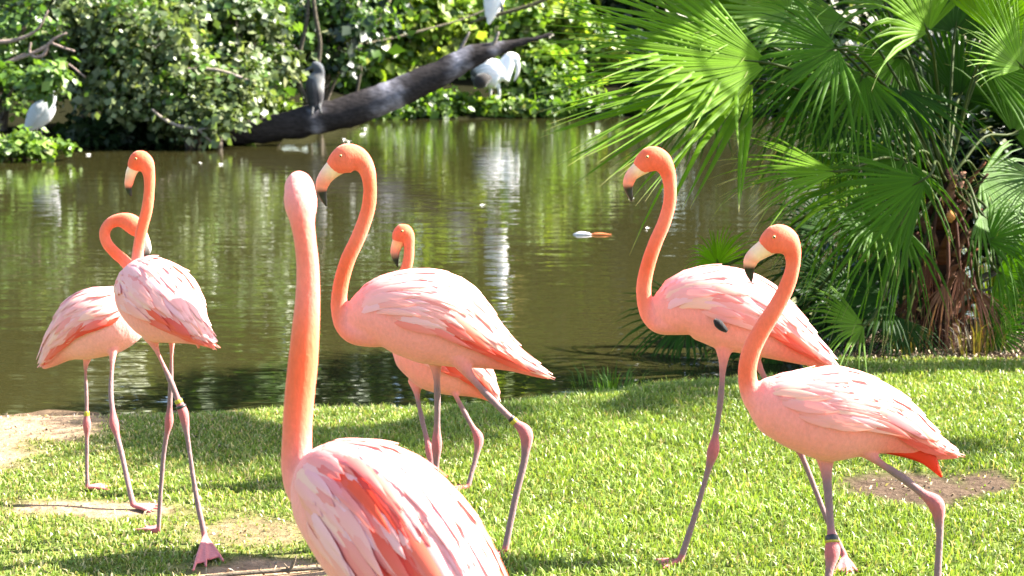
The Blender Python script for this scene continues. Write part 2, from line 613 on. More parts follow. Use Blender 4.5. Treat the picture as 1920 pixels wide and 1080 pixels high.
BANK = 'shrubs overhanging the left bank of the pond'
spec = [  # label, px, Y, lumps(px,py,dY,rx,ry,rz), n, size, colours
    ('grey green shrub at far left corner with twiggy lower boughs', 20, 29.5, [(10, 60, 0, 1.1, .9, .7), (40, 160, -.6, 1.0, .8, .42), (75, 158, -2.3, .30, .25, .16), (100, 138, -2.4, .22, .2, .14), (-60, 120, 0, 1.0, .9, .9)], 3800, .13, MID_G),
    ('tall pale leaved shrub above the curved bleached branch', 150, 30.5, [(120, 10, 0, 1.2, .9, .8), (170, 80, 0, 1.1, .9, .7), (220, 150, 0, .9, .8, .5)], 4600, .14, GREY_G),
    ('broad sunlit shrub in the middle of the left bank', 300, 30.0, [(290, 70, -.5, 1.3, .9, .8), (330, 150, -.7, 1.2, .9, .6), (250, 190, -.6, .9, .8, .35), (250, 20, 0, 1.2, .9, .7)], 6500, .135, GREY_G + MID_G[:1]),
    ('silvery leaved bush drooping to the water beside the fallen trunk', 400, 29.6, [(380, 205, -.6, .85, .6, .42), (430, 160, -.3, .9, .7, .5), (400, 235, -.9, .55, .4, .22), (345, 225, -.7, .6, .5, .2)], 4200, .13, GREY_G),
    ('green rounded shrub left of the dark perching bird', 470, 31.5, [(450, 70, 0, 1.1, .9, .8), (480, 130, -.2, .9, .8, .55), (430, 10, 0, 1.2, .9, .6)], 4600, .15, GREY_G + MID_G),
    ('dark leafed small tree behind the dark perching bird', 590, 35.5, [(570, 40, 0, 1.2, .9, .9), (610, 110, 0, .9, .8, .7), (650, 30, 0, 1.0, .9, .8)], 3600, .17, MID_G + DARK_G),
]
for i_, (lb, px, Y, lm, n_, sz, cs) in enumerate(spec):
    tree('shrub', lb, gbase(px, Y), [lump(a_, b_, Y + c_, d_, e_, f_) for a_, b_, c_, d_, e_, f_ in lm], n_, sz, cs, BANK, .06, 100 + i_, stems=3, clump_r=.26)

# low plants and shrubs on the far bank behind the fallen trunk
FARG = 'sunlit shrubs along the far bank'
spec = [
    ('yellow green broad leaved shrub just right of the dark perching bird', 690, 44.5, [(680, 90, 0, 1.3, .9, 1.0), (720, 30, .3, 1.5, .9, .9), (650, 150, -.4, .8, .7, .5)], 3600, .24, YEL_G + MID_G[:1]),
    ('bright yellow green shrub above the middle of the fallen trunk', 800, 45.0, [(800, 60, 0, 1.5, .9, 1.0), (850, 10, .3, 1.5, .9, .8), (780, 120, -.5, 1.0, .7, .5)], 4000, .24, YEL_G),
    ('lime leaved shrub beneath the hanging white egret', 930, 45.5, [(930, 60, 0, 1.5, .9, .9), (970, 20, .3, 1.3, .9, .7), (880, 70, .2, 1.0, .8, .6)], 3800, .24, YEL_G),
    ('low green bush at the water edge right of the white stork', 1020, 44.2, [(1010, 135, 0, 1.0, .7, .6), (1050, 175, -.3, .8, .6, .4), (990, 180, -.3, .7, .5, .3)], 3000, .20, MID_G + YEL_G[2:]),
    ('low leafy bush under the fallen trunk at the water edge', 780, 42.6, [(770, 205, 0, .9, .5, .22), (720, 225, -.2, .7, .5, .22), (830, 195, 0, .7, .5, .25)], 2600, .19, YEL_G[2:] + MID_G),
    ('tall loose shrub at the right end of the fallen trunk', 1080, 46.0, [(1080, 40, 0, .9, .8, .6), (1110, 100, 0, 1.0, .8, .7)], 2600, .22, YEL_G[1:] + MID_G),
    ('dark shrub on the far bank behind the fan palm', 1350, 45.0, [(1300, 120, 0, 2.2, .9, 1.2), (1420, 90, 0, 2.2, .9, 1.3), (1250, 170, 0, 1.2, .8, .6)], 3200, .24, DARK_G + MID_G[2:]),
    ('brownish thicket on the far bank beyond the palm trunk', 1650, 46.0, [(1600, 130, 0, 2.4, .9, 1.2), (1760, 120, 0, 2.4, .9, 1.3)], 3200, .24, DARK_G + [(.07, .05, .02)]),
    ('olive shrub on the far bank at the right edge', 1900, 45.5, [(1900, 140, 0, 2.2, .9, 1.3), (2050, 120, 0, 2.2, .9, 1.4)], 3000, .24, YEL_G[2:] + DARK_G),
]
for i_, (lb, px, Y, lm, n_, sz, cs) in enumerate(spec):
    tree('shrub', lb, gbase(px, Y), [lump(a_, b_, Y + c_, d_, e_, f_) for a_, b_, c_, d_, e_, f_ in lm], n_, sz, cs, FARG, .06, 200 + i_, stems=3, clump_r=.36, mat=M_LIME if i_ < 6 else None)

low = [('low lime green herbs along the water edge beneath the white stork', [(820, 42.9), (860, 42.8), (900, 42.7), (940, 42.7)]), ('low green herbs at the water edge right of the white stork', [(975, 42.8), (1010, 42.9), (1050, 43.0), (1090, 43)]),
       ('low shaded herbs at the far water edge behind the big fan leaf', [(1130, 43.0), (1175, 43.1), (1220, 43.1), (1265, 43.1)]), ('low dark herbs at the far water edge behind the palm crown', [(1310, 43.2), (1370, 43.2), (1430, 43.2), (1490, 43.2)]),
       ('low dark herbs at the far water edge beyond the palm trunk', [(1550, 43.3), (1620, 43.3), (1700, 43.3), (1790, 43.3)]), ('low green herbs where the far bank turns behind the fallen trunk', [(640, 42.0), (672, 42.0), (705, 42.1), (740, 42.1), (780, 42.2)]),
       ('low dark herbs under the left bank shrubs', [(150, 28.9), (200, 29.1), (250, 29.4), (300, 29.6), (360, 29.9), (420, 30.1)])]
for i_, (lb, lm) in enumerate(low):
    tree('bank_plant', lb, gbase(lm[1][0], lm[1][1] + .4), [[at(x_, 200, Y_)[0], Y_ + .25, .12, .55 * Y_ / 40, .35, .20] for x_, Y_ in lm], 3400, .17, (YEL_G, MID_G + YEL_G[2:], MID_G, DARK_G, DARK_G, YEL_G[2:] + MID_G, DARK_G)[i_], 'low plants along the far water edge', .02, 250 + i_, 'plant', .2, stems=2, mat=M_LIME)
# weeds leaning over the water at the left edge
tree('water_weed', 'bright green weed clump spilling over the water at the left edge', gbase(30, 26.5),
     [lump(20, 285, 25.6, .75, .6, .26), lump(75, 290, 25.5, .5, .45, .2), lump(-60, 270, 26, .8, .7, .4)], 3400, .12,
     [(.10, .17, .015), (.13, .20, .02), (.07, .13, .014)], None, .025, 301, 'plant', .16, stems=4)
tree('water_weed', 'sunlit grassy tuft on the bank left of the leaning trunk', gbase(520, 31.6), [lump(520, 205, 31.4, .5, .4, .25)], 1400, .13,
     [(.11, .17, .02), (.13, .19, .03)], None, .02, 302, 'plant', .16, stems=3)

# tall trees that stand behind and fill the mirror image in the pond
TALL = 'tall trees standing behind the far bank'
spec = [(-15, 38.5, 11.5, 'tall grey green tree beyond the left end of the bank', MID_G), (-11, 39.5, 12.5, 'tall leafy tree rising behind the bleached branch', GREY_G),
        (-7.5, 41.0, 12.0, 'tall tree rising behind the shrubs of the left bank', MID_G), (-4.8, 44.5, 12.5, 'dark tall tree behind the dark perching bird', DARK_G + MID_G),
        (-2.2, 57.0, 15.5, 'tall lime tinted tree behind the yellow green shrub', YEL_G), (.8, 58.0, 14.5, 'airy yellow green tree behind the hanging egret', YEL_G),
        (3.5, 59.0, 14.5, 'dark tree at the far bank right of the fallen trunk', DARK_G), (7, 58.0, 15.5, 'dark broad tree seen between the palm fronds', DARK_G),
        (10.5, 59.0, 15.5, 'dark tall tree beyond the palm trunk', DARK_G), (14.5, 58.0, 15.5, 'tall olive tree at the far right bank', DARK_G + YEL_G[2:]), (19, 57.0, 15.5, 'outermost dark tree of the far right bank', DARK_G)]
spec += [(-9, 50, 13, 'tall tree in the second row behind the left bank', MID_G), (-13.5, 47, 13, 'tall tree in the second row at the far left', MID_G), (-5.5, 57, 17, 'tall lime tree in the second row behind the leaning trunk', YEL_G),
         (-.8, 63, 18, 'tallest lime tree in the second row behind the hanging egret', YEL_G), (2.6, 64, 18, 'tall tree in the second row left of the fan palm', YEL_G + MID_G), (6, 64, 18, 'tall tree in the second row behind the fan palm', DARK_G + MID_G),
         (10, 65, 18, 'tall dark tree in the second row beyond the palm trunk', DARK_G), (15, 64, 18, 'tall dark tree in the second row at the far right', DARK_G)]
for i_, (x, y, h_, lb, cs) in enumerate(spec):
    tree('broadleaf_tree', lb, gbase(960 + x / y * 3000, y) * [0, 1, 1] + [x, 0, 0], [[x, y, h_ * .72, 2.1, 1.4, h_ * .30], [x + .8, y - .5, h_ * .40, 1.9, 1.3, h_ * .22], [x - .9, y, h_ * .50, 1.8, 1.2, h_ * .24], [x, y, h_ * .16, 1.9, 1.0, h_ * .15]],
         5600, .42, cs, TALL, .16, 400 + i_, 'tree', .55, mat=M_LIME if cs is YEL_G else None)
# ------------------------------------------------------------------ birds
CORAL, PINK, PALE = (.77, .118, .045), (.81, .235, .195), (.85, .40, .355)
RED, MAUVE, KNEE = (.70, .022, .007), (.205, .125, .12), (.40, .11, .105)
CREAM, BLACK, WHITE = (.82, .50, .30), (.012, .011, .011), (.85, .84, .82)
CORALS = (.78, .105, .040)


def mixc(a, b, t):
    return tuple(x + (y - x) * t for x, y in zip(a, b))


def grow(name, lofts, mat, root, voxel=0.0045, smooth=6, keep=None, parent=None):
    """union of lofts as one continuous skin, coloured from the nearest loft row"""
    parts = []
    for L in lofts:
        V, q, t, C = L.mesh()
        parts.append((V, q, t, None))
    V, F, _ = join(parts)
    me = mesh_np('raw', V - root, F)
    tmp = bpy.data.objects.new('raw', me)
    COL.objects.link(tmp)
    md = tmp.modifiers.new('r', 'REMESH')
    md.mode, md.voxel_size = 'VOXEL', voxel
    dg = bpy.context.evaluated_depsgraph_get()
    out = bpy.data.meshes.new_from_object(tmp.evaluated_get(dg))
    bpy.data.objects.remove(tmp)
    bpy.data.meshes.remove(me)
    out.name = name
    n = len(out.vertices)
    co = np.empty(n * 3, np.float32)
    out.vertices.foreach_get('co', co)
    co = co.reshape(-1, 3).astype(float)
    ed = np.empty(len(out.edges) * 2, np.int32)
    out.edges.foreach_get('vertices', ed)
    ed = ed.reshape(-1, 2)
    wt = np.ones(n)
    if keep is not None:
        d = np.min(np.linalg.norm((co + root)[:, None] - keep[None], axis=2), axis=1)
        wt = np.clip((d - .018) / .03, 0.06, 1)
    deg = np.bincount(ed.ravel(), minlength=n)[:, None] + 1e-9
    for _ in range(smooth):
        s = np.zeros_like(co)
        for k in range(3):
            s[:, k] = np.bincount(ed[:, 0], co[ed[:, 1], k], n) + np.bincount(ed[:, 1], co[ed[:, 0], k], n)
        co += (s / deg - co) * .6 * wt[:, None]
    P = np.concatenate([L.c for L in lofts]) - root
    rr = np.concatenate([(L.r1 + L.r2) / 2 for L in lofts])
    cc = np.concatenate([L.col for L in lofts])
    C = np.zeros((n, 3))
    for a in range(0, n, 8000):
        d = np.linalg.norm(co[a:a + 8000, None] - P[None], axis=2) / rr[None]
        w = np.exp(-9 * (d - d.min(1, keepdims=True)))
        C[a:a + 8000] = (w @ cc) / w.sum(1, keepdims=True)
    out.vertices.foreach_set('co', co.astype(np.float32).ravel())
    ca = out.color_attributes.new('Col', 'FLOAT_COLOR', 'POINT')
    c4 = np.ones((n, 4), np.float32)
    c4[:, :3] = C
    ca.data.foreach_set('color', c4.ravel())
    out.polygons.foreach_set('use_smooth', np.ones(len(out.polygons), bool))
    out.update()
    return obj(name, out, mat, parent)


U5 = np.array([0, .22, .45, .68, .87, 1.0])
PR = np.array([.30, .85, .96, .78, .42, .03])


def feather(L, sign, s0, phi0, ln, wid, dphi, off0, lift, cb, ct):
    """one vane lying on loft L, from s0 towards the tail"""
    u, v = np.meshgrid(U5, np.array([-1, 0, 1.0]), indexing='ij')
    s = s0 + u * ln
    n = len(L.c) - 1
    rl = np.maximum(np.interp(np.clip(s, 0, 1) * n, np.arange(n + 1), L.r1), .030)
    pr = np.interp(u, U5, PR)
    phi = phi0 + dphi * u + v * pr * wid / rl
    P = L.S(s, phi, off0 * np.clip(u / .3, 0, 1) - .004 * np.clip(1 - u / .2, 0, 1) + u * lift + (1 - np.abs(v)) * .0022, sign)
    ov = np.maximum(s - 1, 0)[..., None]
    P = P + L.T[-1] * ov * np.linalg.norm(L.c[-1] - L.c[0])
    t = np.clip(u[..., None], 0, 1) ** 1.3
    C = np.array(cb) * (1 - t) + np.array(ct) * t
    F = []
    for i in range(5):
        for j in range(2):
            a = i * 3 + j
            F.append((a, a + 1, a + 4, a + 3))
    return P.reshape(-1, 3), np.array(F), None, C.reshape(-1, 3)


def fcol(s, ph, zone, r):
    """base and tip colour of a wing feather at s along the body, ph degrees from the spine"""
    red, rs, rp, shoulder = zone
    lim = rp + 6 * math.sin(s * 23) + r.uniform(-6, 6)
    k = np.clip((ph - lim) / 7, 0, 1) * np.clip((s - rs) / .06, 0, 1)
    if shoulder:
        k = max(k, np.clip(1.4 - abs(ph - 38) / 15, 0, 1) * np.clip((.50 - s) / .06, 0, 1) * np.clip((s - .22) / .05, 0, 1) * (r.random() < .85))
    k = min(1, k) * red
    if r.random() < .07:
        k = max(k, .35)
    q = r.random()
    own = (.84, .44, .31) if q < .12 else ((.81, .40, .41) if q < .24 else mixc(PINK, PALE, min(1, .25 + .45 * r.random() + .25 * (ph < 60))))
    base = mixc(own, mixc(RED, (.78, .09, .02), r.random() * .7), k)
    tip = mixc(base, mixc(PALE, (.87, .49, .41), r.random()), .6 if k < .3 else .05 + .25 * r.random())
    return base, tip


def wing(L, sign, root_o, root, red, r, s_a=.10, s_b=.62, big=1.0, phimax=100):
    parts = []
    rows = 13
    for i, s0 in enumerate(np.linspace(s_b, s_a, rows)):
        f = i / (rows - 1)
        pm = phimax - 26 * max(0, (f - .75) / .25) - 10 * (1 - f)
        n = 16
        for j in range(n):
            ph = -5 + (pm + 5) * (j + .5 * (i % 2) + r.uniform(-.2, .2)) / (n - .5)
            ln = (.31 - .11 * f) * r.uniform(.8, 1.25)
            cb, ct = fcol(s0 + ln * .6, ph, red, r)
            parts.append(feather(L, sign, s0 + r.uniform(-.02, .02), R(ph), ln, .0135 * big * r.uniform(.75, 1.25),
                                 R(r.uniform(2, 10)) * (1 - ph / 130), .003 + .006 * min(1, (1 - f) * 2.5), .004 + r.uniform(0, .003) + (.010 * r.random() if r.random() < .22 else 0), cb, ct))
    V, F, C = join(parts)
    w = obj('wing', mesh_np('wing', V - root, F, C), M_FEATHER, root_o)
    for j in range(8):                                   # long pointed flight feathers reaching over the tail
        ph = 8 + j * 10.5
        cb, ct = fcol(.75, ph, red, r)
        if ph > red[2] - 12:
            cb, ct = mixc(PINK, RED, .9 * red[0]), mixc(PINK, RED, (.85 if j % 4 else .3) * red[0])
        V, q, _, C = feather(L, sign, .50 + .012 * j, R(ph), min(.50 - .026 * j + r.uniform(-.03, .05), .985 - .50 - .012 * j), .022 * big, R(-ph * r.uniform(.12, .28)), .004, .009 + .0005 * j,
                             cb, mixc(ct, (.9, .72, .68), .4))
        obj('feather', mesh_np('feather', V - root, q, C), M_FEATHER, w)
    return w


def ball(c, r, n=10, m=8, col=(0, 0, 0)):
    K = [[c[0], c[1], c[2] + r * math.cos(a), max(r * math.sin(a), 1e-4)] for a in np.linspace(.05, math.pi - .05, m)]
    V, q, t, _ = tube(K, m, n)
    return V, q, t, np.tile(col, (len(V), 1))


def flamingo(label, Y, torso, neck, bill, legs, wr=.78, eye=None, red=1.0, bands=(), big=1.0,
             neck_side=None, seed=0, zone=(.5, 70, False), body_c=PINK, s_b=.62, phimax=96, head_c=None, plumes=()):
    r = random.Random(seed)
    neck_side = neck_side or (0, 1, 0)
    T = []
    for k, (px, py, rad, dY) in enumerate(torso):
        m = mpp(px, py, Y + dY)
        f = k / (len(torso) - 1)
        c = mixc(PINK, PALE, .35) if f < .6 else mixc(PINK, RED, .45)
        rad *= .955
        T.append([*at(px, py, Y + dY), rad * m, rad * m * wr, *mixc(c, body_c, .4)])
    side = unit(np.cross(np.array(T[-1][:3]) - np.array(T[0][:3]), (0, 0, 1)))
    LT = Loft(T, side, 34, 28)
    K = []
    nk = len(neck)
    for k, st in enumerate(neck):
        px, py, rad = st[:3]
        dY = st[3] if len(st) > 3 else 0
        m = mpp(px, py, Y + dY)
        f = k / (nk - 1)
        head = k >= nk - 5
        c = mixc(PINK, CORAL, np.clip(f * 3.2, .15, 1))
        if head:
            c = head_c or mixc(CORAL, CORALS, .6)
        elif head_c and k >= nk - 9:
            c = mixc(CORAL, head_c, .5)
        c = mixc(c, (.80, .24, .16), r.random() * .38)
        K.append([*at(px, py, Y + dY), rad * m, rad * m * (.80 if k > nk - 5 else .95), *c])
    LN = Loft(K, neck_side, 60, 16)
    lofts = [LT, LN]
    keep = []
    mid = torso[len(torso) // 2]
    root = np.array([*at(mid[0], mid[1], Y)[:2], 0.0])
    root_o = empty('flamingo', root, label, 'flamingo', 'flamingos walking beside the pond')
    leg_l = []
    for pts, fy, tips, hipY in legs:
        y0, y1 = pts[0][1], pts[-1][1]
        Kl = []
        ank = max(range(2, len(pts) - 1), key=lambda i: pts[i][2])
        for i, (px, py, rad) in enumerate(pts):
            yy = hipY + (fy - hipY) * (py - y0) / (y1 - y0)
            m = mpp(px, py, yy)
            c = PINK if i == 0 else (mixc(PINK, MAUVE, .6) if i == 1 else (KNEE if i == ank else MAUVE))
            if i == len(pts) - 1:
                c = KNEE
            rad *= (.90 if i == ank else .74) if i > 0 else .85
            Kl.append([*at(px, py, yy), rad * m, rad * m, *c])
        ka, extra = np.array(Kl[ank]), []
        for k_, q_ in ((ank - 1, 0), (ank + 1, 1)):        # keep the ankle knob short
            kb = np.array(Kl[k_])
            ln = np.linalg.norm(kb[:3] - ka[:3])
            if ln > .075:
                w_ = .042 / ln
                row = ka * (1 - w_) + kb * w_
                row[3] = row[4] = kb[3] * 1.06
                extra.append((q_, list(row)))
        for q_, row in reversed(extra):
            Kl.insert(ank + q_, row)
        ank = ank + (1 if any(q_ == 0 for q_, _ in extra) else 0)
        L = Loft(Kl, None, 56, 10)
        ta = np.linspace(0, 1, 56)[:, None]
        da = np.linalg.norm(L.c - np.array(Kl[ank][:3]), axis=1)[:, None]
        wa = np.exp(-(da / .045) ** 2) + .8 * (ta > .97)
        wp = np.clip(1 - ta / .22, 0, 1)
        L.col = np.clip(np.array(MAUVE) * (1 - wa) + np.array(KNEE) * wa, 0, 1) * (1 - wp) + np.array(PINK) * wp
        leg_l.append(L)
        lofts.append(L)
        keep.append(L.c[int(56 * .25):])
        base = np.array(Kl[-1][:3])
        tp = [np.array(t) for t in tips]
        for t in tp:
            lofts.append(Loft([[*(base), .0085, .0085, *KNEE], [*(base * .5 + t * .5 + [0, 0, .002]), .0075, .007, *KNEE],
                               [*t, .0045, .0045, *KNEE]], None, 10, 8))
            keep.append(lofts[-1].c)
        for a, b in zip(tp[:-1], tp[1:]):                 # web between the toes
            for w in (.3, .5, .7):
                e = base + ((a * (1 - w) + b * w) - base) * .82
                lofts.append(Loft([[*base, .005, .005, *KNEE], [*(base * .4 + e * .6), .0055, .008, *KNEE], [*e, .004, .009, *KNEE]],
                                  None, 8, 8))
    grow('body', lofts, M_PLUME, root, .0042, 7, np.concatenate(keep), root_o)
    # bill
    Kb = []
    for px, py, rad, c, *d in bill:
        dY = d[0] if d else (neck[-1][3] if len(neck[-1]) > 3 else 0)
        m = mpp(px, py, Y + dY)
        Kb.append([*at(px, py, Y + dY), rad * m, rad * m * .72, *c])
    V, q, t, C = Loft(Kb, neck_side, 26, 12).mesh()
    obj('bill', mesh_np('bill', V - root, [q, t], C), M_HORN, root_o)
    if eye:
        px, py, hw = eye[:3]
        dY = neck[-2][3] if len(neck[-2]) > 3 else 0
        c = at(px, py, Y + dY)
        hwm = hw * mpp(px, py, Y)
        for sg in (-1, 1):
            p = c + np.array(unit(neck_side)) * sg * hwm
            V, F, C = join([ball(p, .0046, col=(.60, .36, .10)), ball(p + np.array(unit(neck_side)) * sg * .0022, .0034, col=BLACK)])
            obj('eye', mesh_np('eye', V - root, F, C), M_PAINT, root_o)
    for sg in (-1, 1):
        wing(LT, sg, root_o, root, (min(red, 1), *zone), r, big=big, s_b=s_b, phimax=phimax)
    parts = []
    for j in range(9):                                     # tail fan
        ph = -80 + j * 20
        sg = 1 if ph >= 0 else -1
        cb, ct = fcol(.9, 45 + abs(ph) * .45, (min(red, 1) * .9, *zone), r)
        parts.append(feather(LT, sg, .74, R(abs(ph)), .235 + .025 * (j % 3), .014 * big, R(-abs(ph) * .3), .002, .004, cb, ct))
    V, F, C = join(parts)
    obj('tail', mesh_np('tail', V - root, F, C), M_FEATHER, root_o)
    for pts, cb in plumes:                                 # single drooping feathers under the tail
        V, q, t, C = Loft([[*at(a_, b_, Y + d_), w_ * mpp(a_, b_, Y), .005, *cb] for a_, b_, w_, d_ in pts], side, 12, 8).mesh()
        obj('feather', mesh_np('feather', V - root, [q, t], C), M_FEATHER, root_o)
    for li, px, py, ln, c in bands:
        L = leg_l[li]
        tgt = np.array([px, py])
        xs, ys = project(L.c)
        i = int(np.argmin((xs - px) ** 2 + (ys - py) ** 2))
        rr = L.r1[i] * 1.10 + .0004
        d = L.T[i] * ln
        V, q, t, _ = tube([[*(L.c[i] - d), rr], [*(L.c[i] - d * .9), rr * 1.02], [*(L.c[i] + d * .9), rr * 1.02], [*(L.c[i] + d), rr]], 8, 12)
        obj('leg_band', mesh_np('leg_band', V - root, [q, t], np.tile(c, (len(V), 1))), M_PAINT, root_o)
    return root_o


def toes(px, py, hx, hy, ln=.085, spread=.55):
    """three toe tips on the ground in front of the foot at a pixel, heading (hx, hy)"""
    b = ground(px, py)
    a0 = math.atan2(hy, hx)
    return [b + np.array([math.cos(a0 + a) * ln, math.sin(a0 + a) * ln, .005]) for a in (-spread, 0, spread)]


def gy(px, py):
    return float(ground(px, py)[1])


def gtip(px, py):
    return ground(px, py, .005)


YEL, BLK = (.34, .27, .02), (.02, .02, .018)
BT = [CREAM, (.82, .32, .19), (.80, .22, .13)]

# bird with a straight raised neck, at the left
flamingo('round bodied pink flamingo at left with tall raised neck before the preening one', 5.18,
         [(246, 528, 26, .15), (259, 539, 54, .12), (284, 556, 73, .04), (312, 578, 73, -.05), (338, 600, 52, -.11), (362, 622, 28, -.16),
          (385, 640, 12, -.19), (404, 654, 3, -.21)],
         [(258, 545, 26, .14), (257, 515, 15, .16), (258, 480, 11.5, .16), (266, 430, 11, .15), (276, 390, 11, .14), (280, 352, 10.5, .14),
          (279, 325, 12, .14), (272, 305, 17, .13), (263, 300, 19.5, .13), (254, 308, 16, .13), (249, 318, 11, .13)],
         [(254, 310, 12, CREAM, .13), (247, 322, 10.5, CREAM, .13), (243, 336, 9, BT[1], .13), (241, 347, 7.5, BT[2], .13), (241, 353, 6, BLACK, .13),
          (243, 361, 4.5, BLACK, .13), (246, 368, 1.5, BLACK, .13)],
         [([(284, 630, 20), (291, 650, 10), (320, 715, 8), (343, 772, 11), (350, 812, 7.5), (368, 930, 7), (384, 1006, 8)], 5.12,
           [gtip(362, 1070), gtip(386, 1062), gtip(419, 1052)], 5.16),
          ([(322, 615, 16), (322, 650, 7.5), (320, 720, 7), (317, 790, 9.5), (309, 835, 6.5), (300, 940, 6), (297, 996, 6)], gy(297, 998),
           toes(297, 999, -.6, .6), 5.20)],
         wr=.92, eye=(258, 297, 14), red=.9, plumes=[([(340, 592, 14, -.13), (372, 618, 12, -.17), (402, 655, 2, -.2)], (.86, .50, .45)), ([(335, 600, 12, -.13), (362, 628, 9, -.18), (373, 652, 2, -.19)], (.83, .25, .18))],
         bands=[(0, 335, 755, .006, YEL), (0, 338, 763, .004, BLK)], seed=1, zone=(.56, 54, False), s_b=.6)

# preening bird, far left
flamingo('white pink flamingo at far left facing away right with its neck looped back to preen', 5.75,
         [(268, 570, 22, .05), (248, 582, 48, .04), (216, 598, 63, 0), (180, 610, 66, 0), (146, 630, 54, 0), (118, 650, 34, 0),
          (96, 674, 17, 0), (80, 690, 5, 0)],
         [(262, 562, 28, .04), (252, 520, 15, .04), (238, 494, 11.5, .04), (216, 474, 11, .04), (200, 455, 10.5, .04), (196, 436, 10.5, .04),
          (205, 420, 11, .04), (222, 413, 13, .04), (242, 417, 18, .04), (258, 430, 17, .04), (266, 444, 10, .04)],
         [(262, 434, 12, CREAM), (270, 448, 10, CREAM), (275, 460, 8, (.7, .65, .58)), (277, 470, 6.5, (.3, .28, .26)), (274, 479, 4, BLACK), (270, 485, 1.5, BLACK)],
         [([(166, 660, 15), (161, 685, 7), (162, 740, 5.5), (163, 796, 9), (163, 835, 5.5), (163, 880, 5), (164, 914, 6)], gy(164, 920),
           toes(164, 919, .85, .35), 5.78),
          ([(212, 645, 16), (211, 670, 9), (208, 740, 7), (214, 795, 10), (228, 850, 7), (240, 905, 7), (250, 948, 8)], gy(250, 955),
           toes(252, 955, .95, -.1, .09), 5.70)],
         wr=.85, red=.95, bands=[(0, 161, 774, .008, YEL)], seed=2, zone=(.28, 74, False), body_c=PALE, phimax=88)

# middle bird facing left
flamingo('flamingo in the middle facing left with an S curved orange neck and long pale tail', 5.10,
         [(662, 612, 26, 0), (680, 600, 48, 0), (712, 590, 68, 0), (762, 590, 84, 0), (820, 602, 90, 0), (874, 630, 70, 0), (916, 654, 44, 0),
          (960, 677, 22, 0), (1003, 699, 9, 0), (1030, 711, 2.5, 0)],
         [(730, 610, 40), (690, 618, 34), (662, 619, 26), (646, 608, 20), (636, 580, 16), (638, 540, 15), (651, 490, 14.5), (675, 437, 14), (692, 382, 13.5),
          (693, 342, 13.5), (686, 314, 17), (670, 298, 24), (652, 297, 29), (636, 305, 24), (624, 316, 17)],
         [(634, 309, 19, CREAM), (620, 321, 16, CREAM), (610, 333, 14, BT[1]), (605, 343, 13, BT[2]), (603, 352, 11, BT[2]), (603, 360, 9.5, BLACK),
          (606, 371, 7, BLACK), (610, 381, 3.5, BLACK), (612, 387, 1, BLACK)],
         [([(812, 655, 30), (818, 695, 13), (820, 745, 9), (819, 830, 11.5), (818, 870, 8), (818, 940, 7.5), (817, 1004, 9)], gy(817, 1010),
           toes(817, 1010, -.9, -.2), 5.12),
          ([(858, 665, 28), (880, 702, 13), (925, 752, 9.5), (985, 810, 15), (985, 850, 11), (966, 935, 9), (946, 1036, 9)], gy(946, 1044),
           toes(945, 1043, -.95, -.15), 5.06)],
         eye=(641, 291, 20), bands=[(1, 962, 788, .006, YEL), (1, 957, 783, .004, BLK)], seed=3, zone=(.46, 68, False))

# bird half hidden behind the middle one
flamingo('smaller coral flamingo mostly hidden behind the middle bird with only head and underside showing', 5.93,
         [(738, 640, 18, 0), (752, 644, 38, 0), (782, 656, 56, 0), (818, 672, 66, 0), (856, 692, 58, 0), (890, 715, 38, 0), (914, 738, 16, 0), (930, 757, 3, 0)],
         [(790, 655, 30), (755, 640, 24), (738, 622, 17), (730, 595, 13), (738, 560, 11.5), (754, 522, 11), (765, 490, 10.5), (767, 460, 10.5), (764, 442, 14),
          (757, 436, 18), (750, 442, 16), (746, 452, 12)],
         [(750, 446, 13, CORALS), (745, 458, 11, (.82, .36, .16)), (741, 470, 9, BT[2]), (741, 478, 8, (.3, .12, .08)), (742, 486, 6, BLACK), (744, 495, 3, BLACK), (746, 501, 1, BLACK)],
         [([(780, 712, 20), (782, 738, 9), (792, 790, 7), (806, 845, 10), (810, 880, 6.5), (812, 914, 7)], gy(812, 920), toes(812, 920, -.9, -.2), 5.95),
          ([(845, 715, 20), (853, 738, 9), (872, 775, 7), (897, 820, 11), (894, 850, 8), (884, 888, 6.5), (878, 912, 7)], gy(878, 918), toes(878, 918, -.9, -.2), 5.9)],
         eye=(755, 432, 13), red=1.0, seed=4, zone=(.35, 60, False), body_c=(.84, .26, .2), phimax=95)

